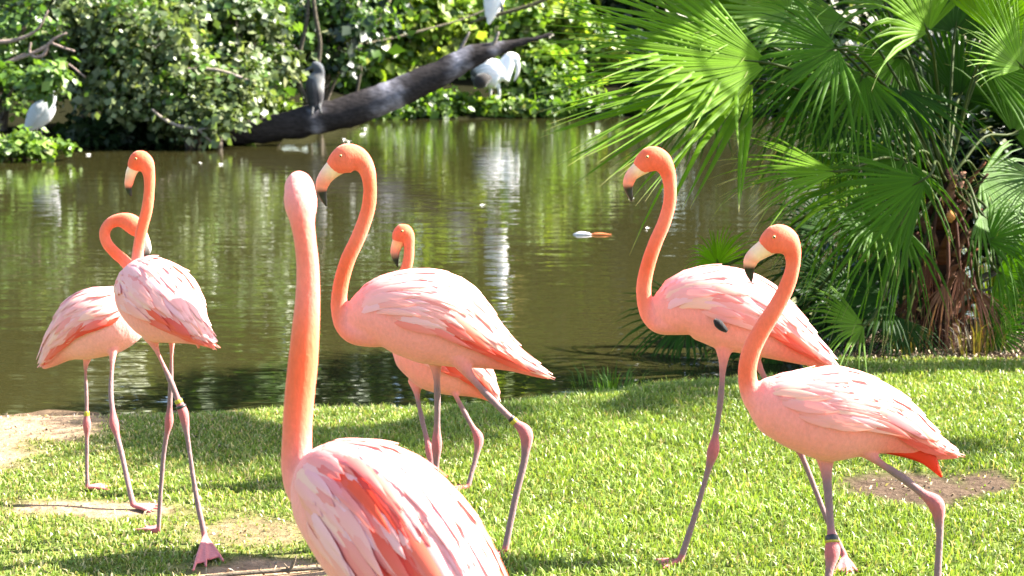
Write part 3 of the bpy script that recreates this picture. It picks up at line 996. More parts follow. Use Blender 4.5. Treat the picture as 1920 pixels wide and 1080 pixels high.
# right hand rear bird
rear_bird = flamingo('flamingo behind right facing left with tall S neck and a black feather on its flank', 5.02,
         [(1234, 606, 24, 0), (1250, 592, 44, 0), (1280, 575, 60, 0), (1325, 574, 73, 0), (1375, 586, 78, 0), (1422, 606, 68, 0), (1466, 632, 50, 0),
          (1508, 658, 30, 0), (1542, 679, 14, 0), (1567, 696, 3, 0)],
         [(1300, 592, 36), (1262, 598, 31), (1236, 600, 26), (1219, 590, 19), (1209, 566, 15), (1207, 538, 14.5), (1214, 500, 14), (1229, 455, 13.5), (1246, 415, 13),
          (1256, 375, 12.5), (1256, 345, 13), (1250, 318, 16), (1237, 301, 22), (1222, 298, 25), (1208, 306, 21), (1198, 317, 15)],
         [(1207, 310, 17, CREAM), (1195, 319, 14, CREAM), (1185, 328, 12, BT[1]), (1180, 337, 11, BT[2]), (1178, 345, 10, BT[2]), (1178, 352, 8.5, BLACK),
          (1180, 361, 6.5, BLACK), (1183, 371, 4, BLACK), (1184, 378, 1, BLACK)],
         [([(1358, 640, 26), (1356, 680, 12), (1351, 750, 8.5), (1338, 842, 13), (1328, 880, 8.5), (1302, 970, 8), (1275, 1052, 9)], gy(1274, 1057),
           toes(1274, 1057, -.9, -.25), 5.0),
          ([(1405, 640, 26), (1420, 680, 12), (1455, 750, 8.5), (1494, 832, 12), (1512, 875, 7.5), (1550, 972, 7.5), (1584, 1044, 9)], gy(1590, 1062),
           [gtip(1562, 1078), gtip(1588, 1080), gtip(1608, 1072)], 5.05)],
         eye=(1212, 293, 18), red=1.0, seed=5, zone=(.48, 70, False))

# right hand front bird
flamingo('flamingo at right with pale bill and drooping red tail, striding beside the bare patch', 4.42,
         [(1408, 758, 26, 0), (1424, 758, 48, 0), (1456, 762, 64, 0), (1505, 772, 80, 0), (1558, 780, 90, 0), (1612, 786, 78, 0), (1664, 800, 58, 0),
          (1712, 826, 38, 0), (1756, 846, 19, 0), (1798, 858, 3, 0)],
         [(1500, 770, 40), (1450, 760, 34), (1421, 750, 28), (1406, 730, 20), (1401, 700, 18), (1408, 660, 18), (1430, 616, 17), (1456, 575, 16), (1478, 530, 15),
          (1487, 495, 14), (1485, 470, 18), (1474, 453, 26), (1458, 448, 29), (1444, 456, 24), (1434, 466, 18)],
         [(1443, 459, 20, CREAM), (1430, 468, 17, CREAM), (1417, 477, 15, CREAM), (1409, 486, 14, BT[1]), (1406, 495, 12.5, BT[1]), (1405, 502, 10.5, BLACK),
          (1406, 512, 8, BLACK), (1408, 522, 4.5, BLACK), (1409, 529, 1, BLACK)],
         [([(1545, 830, 34), (1549, 880, 17), (1554, 940, 11), (1561, 1030, 17), (1556, 1065, 12), (1548, 1120, 10), (1540, 1196, 11)], gy(1540, 1202),
           toes(1540, 1202, -.9, -.2), 4.45),
          ([(1600, 820, 34), (1640, 860, 13), (1695, 898, 11.5), (1754, 944, 18), (1761, 980, 12), (1758, 1080, 10), (1756, 1176, 11)], gy(1756, 1184),
           toes(1756, 1184, -.9, -.2), 4.40)],
         eye=(1448, 442, 21), red=.85, bands=[(0, 1559, 1008, .009, BLK), (0, 1559, 1016, .003, YEL)], seed=6, zone=(.58, 66, False), s_b=.6, phimax=92,
         plumes=[([(1630, 832, 14, -.02), (1690, 834, 22, -.03), (1735, 854, 17, -.03), (1765, 894, 2, -.03)], (.72, .035, .010))])

# nearest bird, seen from behind
flamingo('nearest flamingo, head turned away, with thick straight neck', 3.05,
         [(574, 905, 36, .22), (598, 912, 82, .19), (640, 936, 118, .13), (692, 972, 146, .06), (744, 1020, 155, -.02), (800, 1090, 150, -.10),
          (856, 1170, 122, -.18), (910, 1260, 78, -.25), (958, 1340, 34, -.31), (985, 1390, 5, -.34)],
         [(660, 960, 70, .12), (600, 930, 55, .20), (571, 908, 42, .22), (558, 876, 33, .22), (557, 820, 30, .22), (561, 750, 30, .22), (568, 680, 30, .22),
          (573, 620, 28, .22), (577, 560, 25, .22), (577, 500, 23, .22), (572, 450, 22.5, .22), (567, 415, 25, .225), (564, 385, 33, .24),
          (562, 358, 36, .275), (560, 356, 34, .31), (559, 368, 28, .34), (558, 380, 20, .36)],
         [(559, 370, 20, CREAM, .345), (558, 384, 18, CREAM, .37), (557, 400, 15, BT[1], .385), (557, 412, 13, BLACK, .385), (557, 424, 9, BLACK, .37), (557, 430, 2, BLACK, .36)],
         [([(730, 1130, 60), (725, 1210, 24), (715, 1330, 17), (700, 1470, 26), (690, 1540, 17), (680, 1640, 15), (672, 1730, 17)], gy(672, 1738),
           toes(672, 1738, -.6, .7), 3.02),
          ([(800, 1140, 60), (810, 1220, 24), (820, 1330, 17), (835, 1470, 26), (830, 1540, 17), (820, 1640, 15), (810, 1750, 17)], gy(810, 1758),
           toes(810, 1758, -.6, .7), 2.97)],
         neck_side=(1, 0, 0), wr=.84, eye=(561, 360, 24), red=1.25, seed=7, zone=(.47, 24, True), s_b=.6, big=1.0, head_c=(.80, .22, .19))

# single black flight feather showing at the flank of the rear right bird
V, q, t, _ = tube([[*at(1340, 600, 4.90), .006], [*at(1346, 606, 4.892), .013], [*at(1354, 614, 4.890), .012], [*at(1362, 620, 4.897), .007]], 8, 10)
rl = np.array(rear_bird.location)
o = obj('feather', mesh_np('feather', V - rl, [q, t], np.tile(BLACK, (len(V), 1))), M_PLUME, rear_bird)
o['label'] = 'small black feather tip on the flank'
# ------------------------------------------------------------------ fallen trunk, branches, far birds
K = [(405, 262, 13), (440, 252, 22), (500, 243, 27), (560, 231, 31), (640, 212, 34), (700, 192, 34), (760, 167, 31), (830, 135, 28), (880, 108, 24), (915, 95, 19), (945, 88, 12), (985, 77, 6.5), (1035, 64, 4)]
KK = []
for px, py, rr in K:
    Y = 29.8 + (px - 405) / 630 * 1.2
    m_ = mpp(px, py, Y)
    KK.append([*at(px, py, Y), rr * m_ * .88, rr * m_ * .88, .030, .026, .025])
L = Loft(KK, None, 70, 20)
V, q, t, C = L.mesh()
V = V + .03 * hsh(V[:, 0] * 2, V[:, 2] * 3, 2.0)[:, None] * np.array([0, .5, 1]) * np.minimum(1, np.linalg.norm(V - V.mean(0), axis=1) * 0 + 1)[:, None]
u = (V[:, 0] - V[:, 0].min()) / np.ptp(V[:, 0])
spl = np.zeros(len(V))
for c0, w0 in ((.50, .030), (.535, .02), (.715, .020), (.735, .014), (.83, .012), (.30, .012)):   # bird lime running down the bark
    spl = np.maximum(spl, np.exp(-((u - c0 - .012 * hsh(V[:, 2] * 9, u * 40, 1)) / w0) ** 2))
spl *= np.clip(.55 + .6 * hsh(u * 30, V[:, 2] * 3, 1.0), 0, 1)
C = C * (1 - spl[:, None]) + np.array((.26, .25, .28)) * spl[:, None]
root = np.array([*V[np.argmin(V[:, 0])][:2], WATER_Z])
log_o = empty('fallen_trunk', root, 'thick bare grey tree trunk leaning low out over the pond', 'tree trunk')
obj('trunk', mesh_np('trunk', V - root, [q, t], C), M_BARK, log_o)
for pts in (((900, 100, 5), (925, 82, 4), (935, 60, 2.5)), ((850, 122, 5), (862, 95, 4), (880, 60, 2))):
    V, q, t, _ = tube([[*at(a, b, 30.7), r_ * .01] for a, b, r_ in pts], 10, 7)
    obj('stub', mesh_np('stub', V - root, [q, t], np.tile((.16, .14, .12), (len(V), 1))), M_BARK, log_o)


def branch(name, label, cat, pts, Y, col, group=None, extra=()):
    root = gbase(pts[0][0], Y)
    o = empty(name, root, label, cat, group)
    for k, ps in enumerate((pts,) + tuple(extra)):
        V, q, t, _ = tube([[*at(a, b, Y + (d[0] if d else 0)), r_ * mpp(a, b, Y)] for a, b, r_, *d in ps], 26, 8)
        obj('limb' if k == 0 else 'twig', mesh_np('limb', V - root, [q, t], np.tile(col, (len(V), 1))), M_BARK, o)
    return o


PALEB = (.24, .20, .165)
branch('bare_branch', 'pale bleached branch curving like a hook among the left shrubs', 'branch',
       [(-40, 135, 4.3), (10, 118, 3.7), (60, 100, 3.1), (85, 88, 3.4), (100, 74, 2.5), (125, 62, 1.6)], 28.6, (.24, .18, .15),
       extra=([(58, 80, 1.9), (56, 98, 2.8), (66, 107, 3.1), (80, 104, 3.4), (90, 88, 2.5)], [(95, 80, 2.5), (120, 90, 2.2), (140, 96, 1.9)], [(112, 110, 1.6), (135, 125, 1.9), (160, 145, 1.2)],
              [(-20, 80, 5.0), (30, 75, 3.7), (70, 55, 2.5), (90, 20, 1.9)], [(10, 118, 2.2), (30, 108, 1.9), (48, 100, 1.6)]))
branch('bare_branch', 'slender pale twig dipping to the water beside the drooping bush', 'branch',
       [(285, 205, 2.2), (305, 222, 3), (335, 236, 3.2), (370, 243, 3), (392, 262, 2), (408, 276, 1.2)], 28.4, PALEB, extra=([(370, 243, 2), (400, 240, 1.6), (425, 238, 1)],))
branch('bare_branch', 'thin arching twig above the silvery bush', 'branch', [(320, 133, 2), (360, 130, 3), (410, 132, 3), (450, 145, 3), (480, 158, 2)], 28.9, PALEB)
branch('bare_branch', 'slanting sunlit twig across the yellow green shrubs', 'branch', [(640, 90, 1.5), (720, 75, 2), (800, 55, 2), (870, 35, 1.6), (930, 10, 1.2)], 42.8, (.34, .28, .18),
       extra=([(690, 60, 3), (720, 20, 3), (740, -20, 3)],))
for k, (lb, pts) in enumerate((('slim dark stem rising from the trunk beside the dark perching bird', [(592, 232, 5), (575, 190, 6), (558, 150, 5), (562, 100, 4), (575, 40, 3.5), (580, -40, 3)]),
                               ('leaning dark stem crossing behind the dark perching bird', [(560, 232, 4), (585, 160, 5), (600, 90, 4), (590, 20, 4), (585, -40, 3)]),
                               ('slim grey stem between the dark bird and the yellow green shrub', [(668, 180, 3), (676, 120, 4), (672, 60, 4), (690, 0, 3), (700, -50, 3)]))):
    branch('sapling', lb, 'sapling', pts, 31.4 if k < 2 else 43, (.07, .06, .045))


def wader(name, label, cat, Y, torso, neck, bill, legs, wr=.75, group=None, voxel=.016, tc_=WHITE, nc=WHITE, lc=(.05, .05, .05), mat=None, patches=()):
    lofts, keep = [], []
    row = lambda px, py, r_, c, d=0: [*at(px, py, Y + d), r_ * mpp(px, py, Y), r_ * mpp(px, py, Y) * wr, *c]
    lofts.append(Loft([row(a, b, r_, c) for a, b, r_, c in torso], (0, 1, 0), 26, 16))
    lofts.append(Loft([row(a, b, r_, c) for a, b, r_, c in neck], (0, 1, 0), 30, 12))
    for lg in legs:
        lofts.append(Loft([row(a, b, r_, lc, d) for a, b, r_, d in lg], None, 14, 8))
    root = np.array([*at(torso[2][0], torso[2][1], Y)[:2], max(WATER_Z, float(min(l.c[:, 2].min() for l in lofts)))])
    o = empty(name, root, label, cat, group)
    grow('body', lofts, M_PLUME, root, voxel, 3, None, o)
    V, q, t, C = Loft([row(a, b, r_, c) for a, b, r_, c in bill], (0, 1, 0), 12, 8).mesh()
    obj('bill', mesh_np('bill', V - root, [q, t], C), M_HORN, o)
    for sg in (-1, 1):                                    # folded wings lying over the back
        parts = []
        r = random.Random(5)
        for s0 in (.55, .42, .30, .18):
            for ph in range(20, 100, 16):
                c = torso[min(len(torso) - 1, int((s0 + .2) * len(torso)))][3]
                parts.append(feather(lofts[0], sg, s0, R(ph), .34, .05, R(6), .008, .02, mixc(c, (.5, .5, .5), .15 * r.random()), c))
        V, F, C = join(parts)
        obj('wing', mesh_np('wing', V - root, F, C), M_FEATHER, o)
    return o


W_, SHADED_W = WHITE, (.42, .43, .44)  # second tone: white plumage greyed, shade on the left egret put into colour
wader('egret', 'pale egret standing on the shaded bank above the weeds at left', 'egret', 27.6,
      [(95, 190, 10, SHADED_W), (90, 198, 17, SHADED_W), (80, 210, 21, SHADED_W), (70, 222, 19, SHADED_W), (60, 234, 12, SHADED_W), (52, 244, 6, SHADED_W), (48, 250, 2, SHADED_W)],
      [(92, 196, 11, SHADED_W), (99, 184, 7, SHADED_W), (98, 168, 5.5, SHADED_W), (92, 154, 5, SHADED_W), (95, 140, 5, SHADED_W), (103, 131, 6, SHADED_W), (110, 132, 4, SHADED_W)],
      [(108, 131, 4, (.6, .4, .05)), (118, 134, 2.5, (.6, .4, .05)), (128, 137, .6, (.5, .3, .05))],
      [[(78, 225, 5, 0), (77, 245, 2.5, 0), (78, 275, 2.5, 0)], [(70, 228, 5, .1), (68, 247, 2.5, .1), (67, 275, 2.5, .1)]], mat=None)
wader('heron', 'dark hunched heron with a pale breast patch perched on the fallen trunk', 'heron', 30.0,
      [(598, 136, 9, (.06, .06, .065)), (595, 145, 15, (.06, .06, .06)), (591, 157, 17, (.30, .29, .27)), (592, 172, 16, (.03, .028, .03)), (592, 184, 15, (.025, .024, .026)), (592, 195, 12, (.025, .024, .026)), (594, 208, 6, (.04, .04, .045)), (596, 216, 2, (.04, .04, .045))],
      [(597, 148, 11, (.05, .05, .055)), (600, 138, 9, (.06, .06, .065)), (597, 128, 10, (.06, .065, .07)), (592, 124, 9.5, (.08, .085, .09)), (586, 127, 6, (.06, .06, .065))],
      [(588, 126, 5, (.05, .05, .05)), (578, 130, 3, (.05, .05, .05)), (568, 134, .8, (.05, .05, .05))],
      [[(588, 195, 6, 0), (586, 207, 3.5, -.15), (585, 216, 4, -.2)], [(598, 195, 6, 0), (600, 204, 3.5, -.15), (602, 212, 4, -.2)]], wr=.8)
wader('stork', 'white wood stork with dark wing edge wading in front of the far bank', 'stork', 42.85,
      [(944, 144, 14, W_), (938, 140, 24, W_), (926, 138, 27, W_), (910, 134, 24, W_), (896, 138, 16, (.5, .5, .5)), (890, 146, 8, (.04, .04, .04)), (886, 152, 3, (.03, .03, .03))],
      [(938, 144, 20, W_), (946, 130, 17, W_), (952, 118, 15, W_), (958, 110, 13, W_), (965, 110, 10, W_), (970, 116, 6, W_)],
      [(966, 112, 5, W_), (971, 124, 4, (.6, .6, .58)), (969, 140, 3, (.5, .5, .48)), (964, 152, 1, (.4, .4, .4))],
      [[(930, 150, 6, 0), (936, 172, 3, 0), (932, 214, 3, 0)], [(918, 150, 6, .1), (920, 172, 3, .1), (917, 214, 3, .1)]], wr=.7, lc=(.5, .48, .46))
V, q, t, _ = tube([[*at(920, 146, 42.55), .06], [*at(909, 148, 42.5), .17], [*at(899, 154, 42.5), .19], [*at(890, 160, 42.6), .05]], 12, 10)
st = [o for o in bpy.data.objects if o.name.startswith('stork')][0]
obj('flight_feathers', mesh_np('flight_feathers', V - np.array(st.location), [q, t], np.tile((.03, .026, .024), (len(V), 1))), M_PLUME, st)
wader('egret', 'white egret perched high at the top edge with its pointed tail hanging down', 'egret', 40.5,
      [(934, -62, 12, W_), (934, -52, 18, W_), (930, -30, 22, W_), (927, -5, 20, W_), (923, 15, 15, W_), (919, 33, 8, W_), (916, 46, 2, W_)],
      [(936, -50, 14, W_), (942, -72, 9, W_), (938, -92, 7, W_), (944, -112, 7, W_), (954, -120, 8, W_), (962, -118, 5, W_)],
      [(960, -118, 5, (.6, .45, .1)), (976, -112, 3, (.6, .45, .1)), (992, -106, .8, (.5, .4, .1))],
      [[(934, -15, 6, 0), (940, 5, 3, -.1), (941, 22, 3, -.12)], [(926, -12, 6, .1), (933, 6, 3, .05), (934, 24, 3, 0)]], wr=.7)
branch('bare_branch', 'mossy bough holding the white egret above the far bank', 'branch', [(880, 44, 2), (905, 34, 3), (938, 26, 3.5), (1000, 8, 4), (1060, -20, 4)], 40.5, (.10, .09, .05))

# small floating things
sp = [(645, 262, 27), (656, 266, 26.5), (681, 242, 34), (681, 252, 31), (375, 306, 20), (415, 308, 20), (1184, 373, 16), (1120, 246, 30), (1110, 253, 29), (165, 290, 24), (905, 385, 13.5), (1213, 428, 12.5)]
FL = ['just above the middle flamingo head, left of a close pair', 'just above the middle flamingo head, right of a close pair', 'under the fallen trunk, upper of two', 'under the fallen trunk, lower of two',
      'left of centre below the drooping bush, left of two', 'left of centre below the drooping bush, right of two', 'under the bill tip of the rear right flamingo', 'under the big fan leaf, right of two', 'under the big fan leaf, left of two',
      'near the weed clump at far left', 'in the open middle of the pond', 'between feather and neck of the rear right flamingo']
for k, (px, py, _) in enumerate(sp):
    p = ground(px, py, WATER_Z + .006)
    s_ = .013 * p[1] / 10
    a0 = k * 1.7
    Vv = [p + np.array([math.cos(a0 + a) * s_ * (1.8 if i % 2 == 0 else .8), math.sin(a0 + a) * s_ * (1.8 if i % 2 == 0 else .8), .25 * s_ * (i % 3)]) for i, a in enumerate(np.linspace(0, 2 * math.pi, 9)[:-1])]
    Vv = np.array([p + [0, 0, .3 * s_]] + Vv)
    o = obj('floating_leaf', mesh_np('floating_leaf', Vv - p, [(0, 1 + i, 1 + (i + 1) % 8) for i in range(8)], np.tile((.75, .72, .66), (9, 1))), M_LITTER)
    o.location = p
    tag(o, 'tiny pale curled leaf floating ' + FL[k], 'floating leaf', 'pale leaves floating on the pond')
p0, p1 = ground(1075, 440, WATER_Z), ground(1146, 441, WATER_Z)
root = (p0 + p1) / 2
ax = p1 - p0
o = empty('floating_feather', root, 'white and orange feather floating flat on the pond', 'feather')
for nm, a, b_, w_, c_ in (('vane', .0, .50, .022, (.85, .80, .76)), ('quill', .44, 1.0, .012, (.80, .22, .07))):
    V, q, t, _ = tube([[*(p0 + ax * a + [0, 0, .004]), .003], [*(p0 + ax * (a * .7 + b_ * .3) + [0, 0, .012]), w_], [*(p0 + ax * (a * .3 + b_ * .7) + [0, 0, .012]), w_ * .8], [*(p0 + ax * b_ + [0, 0, .006]), .003]], 12, 9)
    V[:, 2] = WATER_Z + (V[:, 2] - WATER_Z) * .8
    obj(nm, mesh_np(nm, V - root, [q, t], np.tile(c_, (len(V), 1))), M_LITTER, o)

# stick and dry twig on the bare ground in front
p = [ground(x, y, .008) for x, y in ((385, 1082), (450, 1076), (530, 1070), (620, 1064))]
V, q, t, _ = tube([[*a, .006] for a in p], 16, 7)
o = obj('stick', mesh_np('stick', V - p[0], [q, t], np.tile((.10, .08, .06), (len(V), 1))), M_BARK)
o.location = p[0]
tag(o, 'long thin dark stick lying on the bare ground left of the nearest flamingo', 'stick')
b0 = ground(540, 1074)
o = empty('dry_twig', b0, 'short dry twig standing up from the bare ground beside the stick', 'twig')
for k, (tx, ty) in enumerate(((556, 1040), (548, 1050), (532, 1056))):
    tp = at(tx, ty, b0[1])
    V, q, t, _ = tube([[*b0, .005], [*(b0 * .5 + tp * .5 + [.004, 0, 0]), .004], [*tp, .0015]], 8, 6)
    obj('stem', mesh_np('stem', V - b0, [q, t], np.tile((.17, .13, .09), (len(V), 1))), M_BARK, o)
# ------------------------------------------------------------------ fan palms
SEG_U = np.array([.04, .20, .38, .55, .75, .90, 1.0])
SEG_W = np.array([.22, .58, .96, .66, .42, .21, .02])


def segment(hub, d, n, s, a, Rr, halfw, droop, cup, r, col, dry):
    """one pleated segment of a fan leaf"""
    dr = unit(d * math.cos(a) + s * math.sin(a))
    sd = unit(np.cross(n, dr))
    V, C = [], []
    ln = Rr * (1 - .16 * (abs(a) / 1.9) ** 2) * r.uniform(.92, 1.06)
    tw = r.uniform(-.6, .6)
    sw = r.uniform(-.09, .09)
    droop = droop + (r.uniform(.2, .5) if r.random() < .05 else 0)
    for u, w in zip(SEG_U, SEG_W):
        p = hub + dr * ln * u + n * (cup * ln * u * u * abs(math.sin(a)) + .02 * u) + sd * ln * sw * u * u + np.array([0, 0, -1]) * droop * ln * max(0, u - .42) ** 2 * 2.2
        hw = halfw * w * ln
        ss = unit(sd * math.cos(tw * u) + n * math.sin(tw * u))
        V += [p - ss * hw, p + n * hw * .55, p + ss * hw]
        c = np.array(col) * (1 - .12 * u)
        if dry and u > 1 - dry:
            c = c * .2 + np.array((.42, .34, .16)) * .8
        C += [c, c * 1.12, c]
    F = []
    for i in range(len(SEG_U) - 1):
        for j in range(2):
            k = i * 3 + j
            F.append((k, k + 1, k + 4, k + 3))
    return np.array(V), np.array(F), None, np.array(C)


def frond(root_o, root, crown, hub, d, n, Rr, spread=2.0, nseg=34, col=(.06, .13, .012), droop=.25, cup=.15, seed=0, single=False, dry=0.0, pet=(.055, .075, .015)):
    r = random.Random(seed)
    d, n = unit(d), np.asarray(n, float)
    n = unit(n - (n @ d) * d)
    s = np.cross(n, d)
    mid = crown * .45 + hub * .55 + np.array([0, 0, .10])
    V, q, t, _ = tube([[*crown, .015], [*(crown * .6 + mid * .4), .010], [*mid, .008], [*hub, .007], [*(hub + d * Rr * .10), .004]], 16, 7)
    o = obj('frond', mesh_np('frond', V - root, [q, t], np.tile(pet, (len(V), 1))), M_PALM, root_o)
    if not dry:
        dry = .05
    hw = spread / nseg * .40
    parts = []
    for k in range(nseg):
        a = -spread + 2 * spread * (k + .5) / nseg
        c = np.array(col) * r.uniform(.75, 1.25)
        P = segment(hub, d, n, s, a, Rr, hw, droop * r.uniform(.6, 1.4), cup, r, c, dry * r.uniform(.4, 1.5))
        if single:
            obj('leaflet', mesh_np('leaflet', P[0] - root, P[1], P[3], smooth=False), M_PALM, o)
        else:
            parts.append(P)
    if parts:
        V, F, C = join(parts)
        obj('blade', mesh_np('blade', V - root, F, C, smooth=False), M_PALM, o)
    return o


def fan_palm(label, base, crown_h, tr, fr, seed=0, boots=30):
    """base on the ground; fr: list of frond settings in the world"""
    r = random.Random(seed)
    root_o = empty('fan_palm', base, label, 'palm')
    top = base + np.array([0, 0, crown_h])
    V, q, t, _ = tube([[*(base - [0, 0, .1]), tr * 1.25], [*(base + [0, 0, .12]), tr * 1.05], [*(base * .5 + top * .5), tr * .85], [*top, tr * .7], [*(top + [0, 0, .18]), tr * .3]], 20, 16)
    obj('trunk', mesh_np('trunk', V - base, [q, t], np.tile((.040, .022, .016), (len(V), 1))), M_BARK, root_o)
    for k in range(boots):                               # old leaf bases clasping the trunk
        a = k * 2.4
        z = .04 + crown_h * (k + .5) / boots
        o0 = base + np.array([math.cos(a), math.sin(a), 0]) * tr * .8 + [0, 0, z]
        out = np.array([math.cos(a + .3), math.sin(a + .3), 0])
        ln = r.uniform(.09, .20)
        p1 = o0 + out * ln * .35 + [0, 0, ln * .55]
        p2 = o0 + out * ln * .75 + [0, 0, ln * r.uniform(.75, 1.1)]
        V, q, t, _ = Loft([[*o0, .014, .036], [*p1, .010, .026], [*p2, .005, .014 * r.uniform(.6, 1.3)]], np.cross(out, (0, 0, 1)), 8, 8).mesh()
        c = .6 * np.array(r.choice([(.20, .085, .05), (.13, .06, .04), (.30, .16, .11), (.10, .05, .035)]))
        obj('leaf_base', mesh_np('leaf_base', V - base, [q, t], np.tile(c, (len(V), 1))), M_BARK, root_o)
    for k, f in enumerate(fr):
        frond(root_o, base, f.pop('crown', top + np.array([0, 0, .1])), seed=seed * 50 + k, **f)
    return root_o


def fpx(px, py, Y, ang, Rpx, n, dy=0.0, **kw):
    """a frond whose hub stands at a pixel's direction at depth Y, heading along an image angle (degrees, 0 right, 90 up)"""
    a = R(ang)
    return dict(hub=at(px, py, Y), d=unit((math.cos(a), dy, math.sin(a))), n=np.array(n, float), Rr=Rpx * mpp(px, py, Y), **kw)


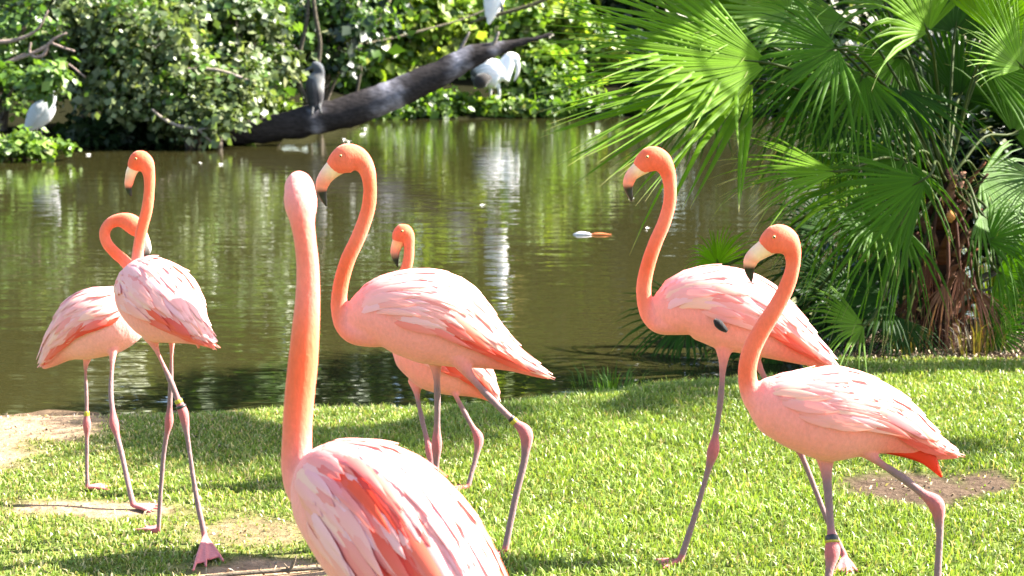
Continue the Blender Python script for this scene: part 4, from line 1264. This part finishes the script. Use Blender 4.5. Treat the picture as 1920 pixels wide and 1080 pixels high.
LIT_G, GRN, SHADE_G = (.105, .205, .004), (.052, .125, .004), (.020, .056, .006)  # sun and shade put into the leaf colour: sunlit, middle and shaded fronds
pb = ground(1775, 655)
pb = np.array([pb[0], 8.75, float(ground_z(np.array([pb[0]]), np.array([8.75]))[0])])
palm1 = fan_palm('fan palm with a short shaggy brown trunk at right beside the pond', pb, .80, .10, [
    fpx(1440, 118, 8.2, 175, 475, (.25, -.70, .65), -.05, spread=.98, nseg=46, col=LIT_G, droop=.07, single=True),
    fpx(1600, 45, 8.9, 172, 330, (.2, -.45, .85), .05, spread=.95, nseg=40, col=LIT_G, droop=.22, single=True),
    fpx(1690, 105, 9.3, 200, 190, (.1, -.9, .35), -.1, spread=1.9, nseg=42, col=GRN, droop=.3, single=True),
    fpx(1690, 165, 8.5, 262, 200, (-.1, -.9, .3), -.15, spread=1.5, nseg=38, col=SHADE_G, droop=.35, single=True),
    fpx(1570, 322, 8.0, 178, 235, (.2, -.50, .85), -.1, spread=.75, nseg=22, col=LIT_G, droop=.25, single=True, dry=.16),
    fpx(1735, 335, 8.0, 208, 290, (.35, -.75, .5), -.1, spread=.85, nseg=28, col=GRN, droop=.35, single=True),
    fpx(1345, 495, 8.5, 98, 105, (.25, -.85, .45), -.2, spread=1.75, nseg=30, col=LIT_G, droop=.35, single=True, cup=.25),
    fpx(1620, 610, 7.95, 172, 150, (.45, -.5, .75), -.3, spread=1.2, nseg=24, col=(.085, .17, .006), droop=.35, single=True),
    fpx(1520, 140, 8.6, 225, 180, (.1, -.8, .5), -.2, spread=1.5, nseg=30, col=SHADE_G, droop=.5),
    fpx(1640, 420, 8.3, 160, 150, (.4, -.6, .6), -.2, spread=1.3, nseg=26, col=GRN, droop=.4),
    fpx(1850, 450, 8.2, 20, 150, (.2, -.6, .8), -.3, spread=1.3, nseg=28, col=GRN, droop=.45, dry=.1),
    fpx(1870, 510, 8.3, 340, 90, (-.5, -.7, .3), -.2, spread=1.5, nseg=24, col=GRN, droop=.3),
    fpx(1790, 60, 9.1, 80, 230, (.2, -.7, .6), .2, spread=1.7, nseg=32, col=SHADE_G, droop=.35),
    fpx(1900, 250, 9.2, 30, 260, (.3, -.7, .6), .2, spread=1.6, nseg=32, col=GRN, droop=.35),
    fpx(1290, 590, 9.0, 215, 150, (.1, -.7, .6), -.1, spread=1.5, nseg=28, col=SHADE_G, droop=.4),
    fpx(1450, 640, 8.8, 200, 150, (.1, -.7, .6), -.1, spread=1.5, nseg=28, col=SHADE_G, droop=.4),
    fpx(1560, 520, 8.9, 195, 150, (.1, -.7, .6), -.1, spread=1.4, nseg=28, col=SHADE_G, droop=.4),
    fpx(1760, 250, 9.6, 110, 260, (.1, -.9, .3), .2, spread=1.8, nseg=30, col=SHADE_G, droop=.5),
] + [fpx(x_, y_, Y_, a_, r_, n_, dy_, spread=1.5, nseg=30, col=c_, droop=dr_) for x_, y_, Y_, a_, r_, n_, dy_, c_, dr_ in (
    (1580, 220, 8.7, 190, 210, (.3, -.6, .7), -.1, GRN, .5), (1640, 250, 9.2, 215, 230, (.2, -.5, .8), .1, SHADE_G, .5), (1700, 300, 8.4, 235, 170, (.3, -.6, .7), -.2, GRN, .5),
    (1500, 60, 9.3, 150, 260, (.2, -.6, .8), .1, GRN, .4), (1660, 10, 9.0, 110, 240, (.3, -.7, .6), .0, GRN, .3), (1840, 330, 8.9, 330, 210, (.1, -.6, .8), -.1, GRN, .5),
    (1800, 180, 9.4, 60, 240, (.2, -.8, .5), .2, SHADE_G, .4), (1850, 120, 8.9, 10, 250, (.3, -.7, .6), -.1, GRN, .4), (1690, 480, 8.8, 215, 170, (.4, -.6, .6), -.1, SHADE_G, .5),
    (1560, 430, 9.0, 178, 160, (.2, -.5, .8), .0, SHADE_G, .4), (1400, 560, 9.0, 190, 150, (.2, -.5, .8), -.1, SHADE_G, .4), (1850, 570, 8.9, 330, 130, (-.5, -.7, .3), -.1, SHADE_G, .5),
    (1400, 70, 8.5, 166, 390, (.25, -.6, .75), .0, LIT_G, .08), (1410, 150, 8.5, 186, 400, (.25, -.6, .75), .1, LIT_G, .08), (1480, 20, 8.8, 155, 300, (.25, -.6, .75), .1, LIT_G, .1), (1340, 170, 9.0, 195, 210, (.2, -.6, .75), .0, GRN, .12),
    (1570, 90, 8.3, 200, 230, (.3, -.6, .7), -.1, GRN, .35), (1620, 140, 8.4, 240, 190, (.2, -.7, .6), -.2, GRN, .4), (1740, 60, 8.5, 120, 220, (.2, -.7, .6), -.1, LIT_G, .3), (1860, 60, 8.6, 60, 220, (.2, -.7, .6), -.1, LIT_G, .3),
    (1620, 340, 8.5, 200, 210, (.3, -.6, .7), -.1, LIT_G, .4), (1690, 420, 8.25, 225, 170, (.3, -.6, .7), -.2, GRN, .5), (1840, 400, 8.3, 315, 170, (.2, -.6, .7), -.2, GRN, .5), (1900, 480, 8.4, 350, 140, (-.4, -.7, .3), -.2, GRN, .4),
    (1660, 560, 8.5, 200, 150, (.3, -.6, .7), -.2, SHADE_G, .5), (1700, 600, 8.45, 250, 110, (.2, -.7, .6), -.2, SHADE_G, .5), (1860, 620, 8.6, 330, 110, (-.5, -.7, .3), -.2, SHADE_G, .5), (1600, 560, 8.8, 175, 150, (.3, -.6, .7), -.1, SHADE_G, .5))]
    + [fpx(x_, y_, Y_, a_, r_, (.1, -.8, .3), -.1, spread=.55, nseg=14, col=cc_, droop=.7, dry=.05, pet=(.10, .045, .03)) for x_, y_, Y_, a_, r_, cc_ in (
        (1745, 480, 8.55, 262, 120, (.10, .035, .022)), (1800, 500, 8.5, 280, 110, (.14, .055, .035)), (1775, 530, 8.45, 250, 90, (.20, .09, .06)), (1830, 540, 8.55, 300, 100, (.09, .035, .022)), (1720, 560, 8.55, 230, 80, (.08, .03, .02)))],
    seed=3, boots=54)
pb2 = np.array([3.7, 8.38, float(ground_z(np.array([3.7]), np.array([8.38]))[0])])
fr2 = [fpx(1915, 128, 7.6, 128, 185, (.35, -.75, .55), -.05, spread=1.25, nseg=30, col=LIT_G, droop=.12, single=True),
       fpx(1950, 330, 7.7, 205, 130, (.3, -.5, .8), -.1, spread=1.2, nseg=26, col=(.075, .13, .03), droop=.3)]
fr2.append(dict(hub=np.array([3.35, 6.85, 1.45]), d=np.array([-.2, -.6, .1]), n=np.array([.3, -.2, 1.0]), Rr=.55, spread=2.0, nseg=28, col=GRN, droop=.3))  # unseen frond added to throw a shadow patch on the lawn
for k in range(22):
    a, el = k * 2.4, .15 + .75 * ((k * .37) % 1)
    d = np.array([math.cos(a) * math.cos(el), math.sin(a) * math.cos(el), math.sin(el)])
    hb = pb2 + [0, 0, 3.4] + d * .85
    if hb[0] - .8 < .32 * hb[1] and hb[2] < 2.9:
        continue
    fr2.append(dict(hub=hb, d=d + np.array([0, 0, -.25]), n=np.array([0, 0, 1.0]) - d * .3, Rr=.95, spread=1.9, nseg=30, col=GRN, droop=.4))
palm2 = fan_palm('taller fan palm at the right edge reaching in with bright upright fronds', pb2, 3.2, .15, fr2, seed=4, boots=24)

# orange spent flower on the palm
p = at(1783, 405, 8.45)
V, q, t, _ = tube([[*(p - [0, 0, .035]), .006], [*(p - [0, 0, .012]), .022], [*(p + [0, 0, .012]), .024], [*(p + [0, 0, .034]), .006]], 10, 10)
obj('cut_stalk', mesh_np('cut_stalk', V - pb, [q, t], np.tile((.55, .22, .08), (len(V), 1))), M_BARK, palm1)

# understorey and grasses round the palm
tree('shrub', 'dark low shrub in the shade behind the shaggy palm trunk', gbase(1690, 9.35) * [0, 1, 1] + [2.25, 0, 0],
     [[1.95, 9.35, .22, .38, .25, .22], [2.35, 9.5, .45, .5, .28, .38], [2.8, 9.5, .55, .4, .3, .45], [3.3, 9.6, .7, .5, .3, .6], [3.0, 9.8, 1.1, .8, .3, .5], [1.75, 9.2, .15, .3, .2, .18]], 6500, .075, DARK_G, None, .02, 501, 'shrub', .11, stems=4)


def tuft(label, c, n, hgt, wid, col, seed, lean=.6, rad=.12):
    r = np.random.default_rng(seed)
    o = empty('grass_tuft', c, label, 'plant', None)
    parts = []
    for k in range(n):
        a = r.uniform(0, 6.28)
        b = c + np.array([math.cos(a), math.sin(a), 0]) * rad * r.random()
        h_ = hgt * r.uniform(.5, 1.1)
        out = np.array([math.cos(a), math.sin(a), 0]) * lean * h_ * r.uniform(.2, 1.2)
        s = np.array([-math.sin(a), math.cos(a), 0]) * wid
        p1, p2 = b + out * .3 + [0, 0, h_ * .6], b + out + [0, 0, h_ * r.uniform(.7, 1)]
        cc = np.array(col[r.integers(len(col))]) * r.uniform(.7, 1.3)
        parts.append((np.array([b - s, b + s, p1 - s * .7, p1 + s * .7, p2]), np.array([[0, 1, 3, 2]]), np.array([[2, 3, 4]]), np.tile(cc, (5, 1))))
    V, F, C = join(parts)
    bl = obj('blades', mesh_np('blades', V - c, F, C), M_PALM, o)
    bl['kind'] = 'stuff'
    return o


def gpt(px, Y):
    return gbase(px, Y)


tuft('yellow green reed tuft standing at the right edge behind the palm', gpt(1880, 9.9), 120, .95, .006, [(.12, .15, .03), (.16, .17, .05), (.08, .12, .02)], 1, .45, .2)
tuft('dry straw coloured tuft at the foot of the palm trunk', gpt(1720, 8.55), 60, .22, .004, [(.09, .06, .035), (.05, .05, .02)], 2, .7, .12)
tuft('wispy brown tuft right of the palm trunk foot', gpt(1850, 8.5), 70, .24, .004, [(.10, .07, .045), (.05, .05, .02)], 3, .7, .14)
tuft('green tuft at the water edge below the rear right flamingo', gpt(1150, 8.0), 90, .12, .004, [(.06, .13, .02), (.09, .16, .03)], 4, .7, .22)
